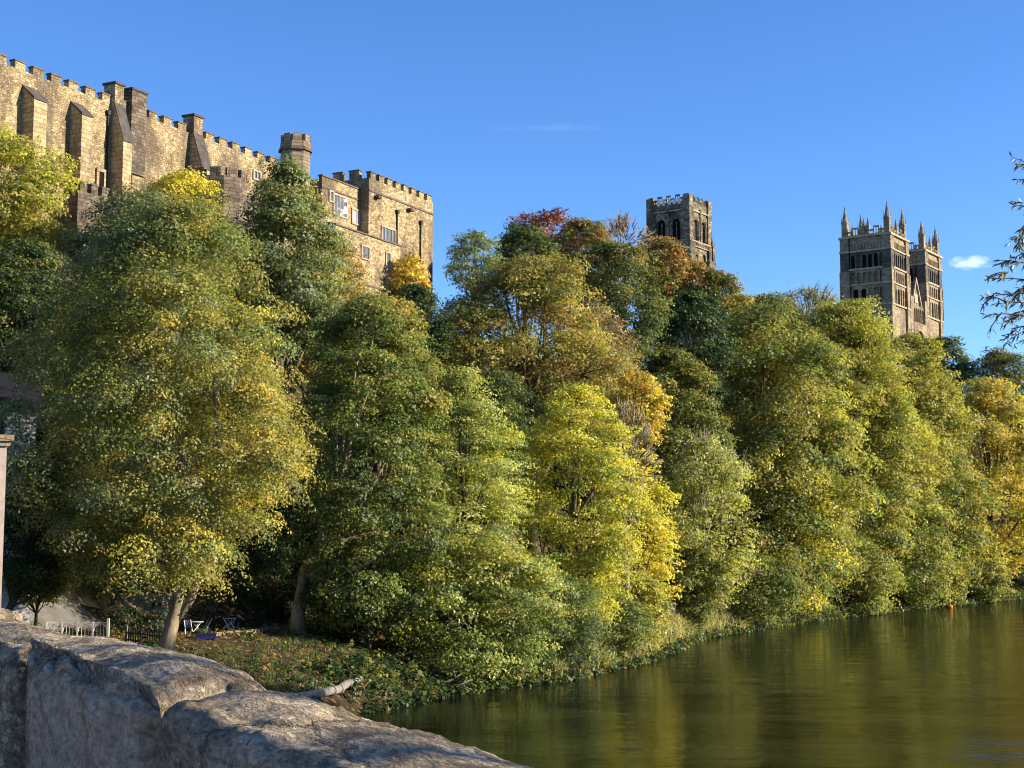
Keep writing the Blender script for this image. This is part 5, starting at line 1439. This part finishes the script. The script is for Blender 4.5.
p_ = stand(673, 622); e = empty('marker_post', p_, 0, 'small white marker post among the pale reeds', 'post')
m = MB(); m.box(-.09, .09, -.09, .09, -.3, 1.25); m.build('post', M['white_paint'], e)
m = MB(); m.prism([(-.3, -.11), (.3, -.11), (.3, -.094), (-.3, -.094)], 1.0, 1.75); m.build('plate', M['white_paint'], e)
p_ = at(950, 607, 243); p_.z = 0; e = empty('buoy', p_, 0, 'small orange buoy floating by the far bend of the river', 'buoy')
m = MB()
for z0_, z1_, r0_, r1_ in ((-.2, .1, .3, .45), (.1, .35, .45, .4), (.35, .55, .4, .15), (.55, .8, .07, .05)): m.cone(0, 0, z0_, z1_, r0_, r1_, 12)
m.build('float', M['orange'], e)
EXTRA = [
 ('poplar', 'tall tree on the right-hand bank, outside the right edge of the photo', (1230, 1450, 110, 600), 66, [(GRN, 3), (OLIVE, 3)], None, dict(leaf_px=7, group=None, density=.8)),
 ('ash_tree', 'spreading tree on the right-hand bank, outside the photo, farther than the tall one', (1225, 1450, 225, 600), 80, [(GRN, 3), (OLIVE, 3)], None, dict(leaf_px=7, group=None, density=.8)),
 ('alder', 'broad tree on the right-hand bank, outside the photo, farthest of the three there', (1222, 1440, 385, 600), 94, [(GRN, 3), (OLIVE, 3)], None, dict(leaf_px=7, group=None, density=.9)),
 ('dark_shrub', 'dark shrub behind the picket fence and the white railing', (100, 168, 608, 638), 97, [(GRN_D, 6), (PURP, .6)], None, dict(leaf_px=3.2, tw=.45, cat='shrub', group=None, density=.8)),
 ('darkening_shrub', 'dark green shrub added to darken the gap left of the stout brown trunk', (244, 304, 552, 628), 110, [(GRN_D, 5), (GRN, 1)], None, dict(leaf_px=3.2, tw=.45, cat='shrub', group=None)),  # shrub added to turn a sunlit gap dark
 ('brown_shrub', 'dark brownish shrub right of the stout brown trunk', (345, 395, 600, 640), 104, [(BRN, 2), (GRN_D, 3)], None, dict(leaf_px=3.0, tw=.45, cat='shrub', group=None, density=.7)),
 ('brown_shrub', 'brown shrub behind the chairs, right of the pale leaning trunk', (184, 222, 596, 628), 103, [(BRN, 1.5), (GRN_D, 4)], None, dict(leaf_px=3.0, tw=.45, cat='shrub', group=None, density=.7)),
]
for name, label, box, D, pal, side, kw in EXTRA: tree(name, label, box, D, pal, side, **kw)

# ------------------------------------------------------------------ willow whose hanging twigs enter at the right edge
rw = np.random.default_rng(77)
WX, WY = 13.2, 24.0
wz0 = gz(WX, WY)
e = empty('willow', (WX, WY, wz0), 0, 'near willow twigs with slender dark leaves reaching in at the right edge of the sky', 'tree')
m = MB(); m.tube([(0, 0, -.5), (.1, .05, 2), (-.15, .1, 5), (-.3, .1, 8.5)], [.42, .33, .27, .2], 10)
limbs = []
for i in range(11):
    a = i * 2.4; z = 4 + .5 * i; L = 4.6 - .18 * i; c, s = math.cos(a), math.sin(a)
    pts_ = [(-.2, .08, z * .8), (c * L * .35, s * L * .35, z + 1.6), (c * L * .75, s * L * .75, z + 2.6), (c * L, s * L, z + 2.9)]
    m.tube(pts_, [.13, .09, .06, .03], 6); limbs.append(pts_)
twpts = []
def twig(p, d, L, n=6, sag=.35):
    d = Vector(d).normalized(); out = [Vector(p)]
    for k in range(n):
        d = (d + Vector((0, 0, -sag / n)) + Vector(rw.normal(size=3)) * .06).normalized(); out.append(out[-1] + d * L / n)
    twpts.append(out); m.tube(out, [.016 * (1 - .8 * k / n) for k in range(n + 1)], 4); return out
def wpt(px, py, Y): return at(px, py, Y) - Vector((WX, WY, wz0))
# boughs that reach out over the river, then their twigs
for (ax, ay, bx, by, k) in ((1130, 330, 1040, 262, 24.0), (1130, 300, 1035, 205, 23.6), (1120, 260, 1045, 172, 24.3), (1140, 370, 1050, 312, 23.4)):
    a, b = wpt(ax, ay, k), wpt(bx, by, k); m.tube([Vector((-.2, .1, 6.5)), a, a.lerp(b, .5) + Vector((0, 0, .1)), b], [.08, .05, .035, .02], 5)
for (x0, y0, x1, y1, Y) in ((1040, 268, 994, 256, 24), (1046, 290, 984, 293, 23.8), (1044, 282, 990, 268, 24.2), (1050, 315, 980, 311, 23.5), (1050, 318, 1002, 334, 23.7), (1045, 300, 1004, 322, 24.1), (1040, 270, 1010, 300, 23.6),
                             (1048, 176, 1012, 155, 24.2), (1046, 180, 1016, 180, 24.4), (1040, 210, 1015, 200, 23.6), (1042, 214, 1012, 233, 23.8), (1040, 225, 1008, 246, 24), (1052, 330, 1012, 346, 23.5), (1044, 250, 1003, 250, 24.3), (1046, 306, 996, 302, 24.0)):
    a, b = wpt(x0, y0, Y), wpt(x1, y1, Y); twig(a, b - a, (b - a).length * 1.02, 7, .25)
    for s in range(2):
        f = rw.uniform(.25, .8); c = a.lerp(b, f); twig(c, (b - a).normalized() + Vector((rw.normal() * .3, rw.normal() * .5, rw.normal() * .45 - .2)), (b - a).length * rw.uniform(.25, .45), 4, .3)
for pts_ in limbs:
    if pts_[-1][0] < -3.2: continue
    for i in range(16):
        f = rw.uniform(.3, 1); k = min(int(f * 3), 2); p0 = Vector(pts_[k]).lerp(Vector(pts_[k + 1]), f * 3 - k)
        d = Vector((p0.x, p0.y, 0)).normalized() * .7 + Vector(rw.normal(size=3)) * .6 + Vector((0, 0, .4))
        if p0.x + d.x * 2 < -3.6: continue
        twig(p0, d, rw.uniform(1., 2.2), 7, 1.5)
m.build('trunk', M['bark'], e, True)
pos, ax = [], []
for tw_ in twpts:
    for p0, p1 in zip(tw_[:-1], tw_[1:]):
        d = (p1 - p0)
        for k in range(max(3, int(d.length / .028))):
            pos.append(p0.lerp(p1, rw.random())); ax.append(d.normalized() * .55 + Vector(rw.normal(size=3)) * .5 + Vector((0, 0, -.28)))
pos = np.array([tuple(p) for p in pos]); ax = np.array([tuple(a.normalized()) for a in ax]); n = len(pos)
b = np.cross(ax, rnd_dirs(rw, n)); b /= np.linalg.norm(b, axis=1, keepdims=True)
L = rw.uniform(.09, .16, n)[:, None]
co = np.stack([pos, pos + ax * L * .45 + b * .015, pos + ax * L + [0, 0, -.012], pos + ax * L * .45 - b * .015], 1).reshape(-1, 3)
col = pick_colours(rw, [((.12, .14, .07), 3), ((.17, .18, .09), 2), ((.24, .2, .09), 1)], n)
fast_mesh('foliage', co, np.arange(n * 4).reshape(-1, 4), M['willow_leaf'], e, np.repeat(np.column_stack([col, np.ones(n)]), 4, axis=0))

# an unseen tree at the near end of the bridge, added to dapple the parapet with shade
rs = np.random.default_rng(31)
TX, TY = 17.5, 2.5
tz = gz(TX, TY)
e = empty('sycamore', (TX, TY, tz), 0, 'unseen leafy tree added by the near end of the bridge to dapple the parapet', 'tree')
pos, nrm, col, bc, rbs, cc = make_crown(rs, 6.5, 7.5, 6.0, 17.5, .45, .24, [(GRN, 3), (OLIVE, 2)], None, .27)
co, q = leaf_cloud(rs, pos, nrm, .24)
trunk_mesh(rs, None, [Vector((0, 0, -.5)), Vector((.1, 0, 2)), Vector((0, .1, 5)), Vector((.1, 0, 9)), Vector((0, 0, 12))], .34, bc, rbs, cc, 0, .02, e)
fast_mesh('crown', co, q, M['leaf'], e, np.repeat(np.column_stack([col, np.ones(len(col))]), 4, axis=0))
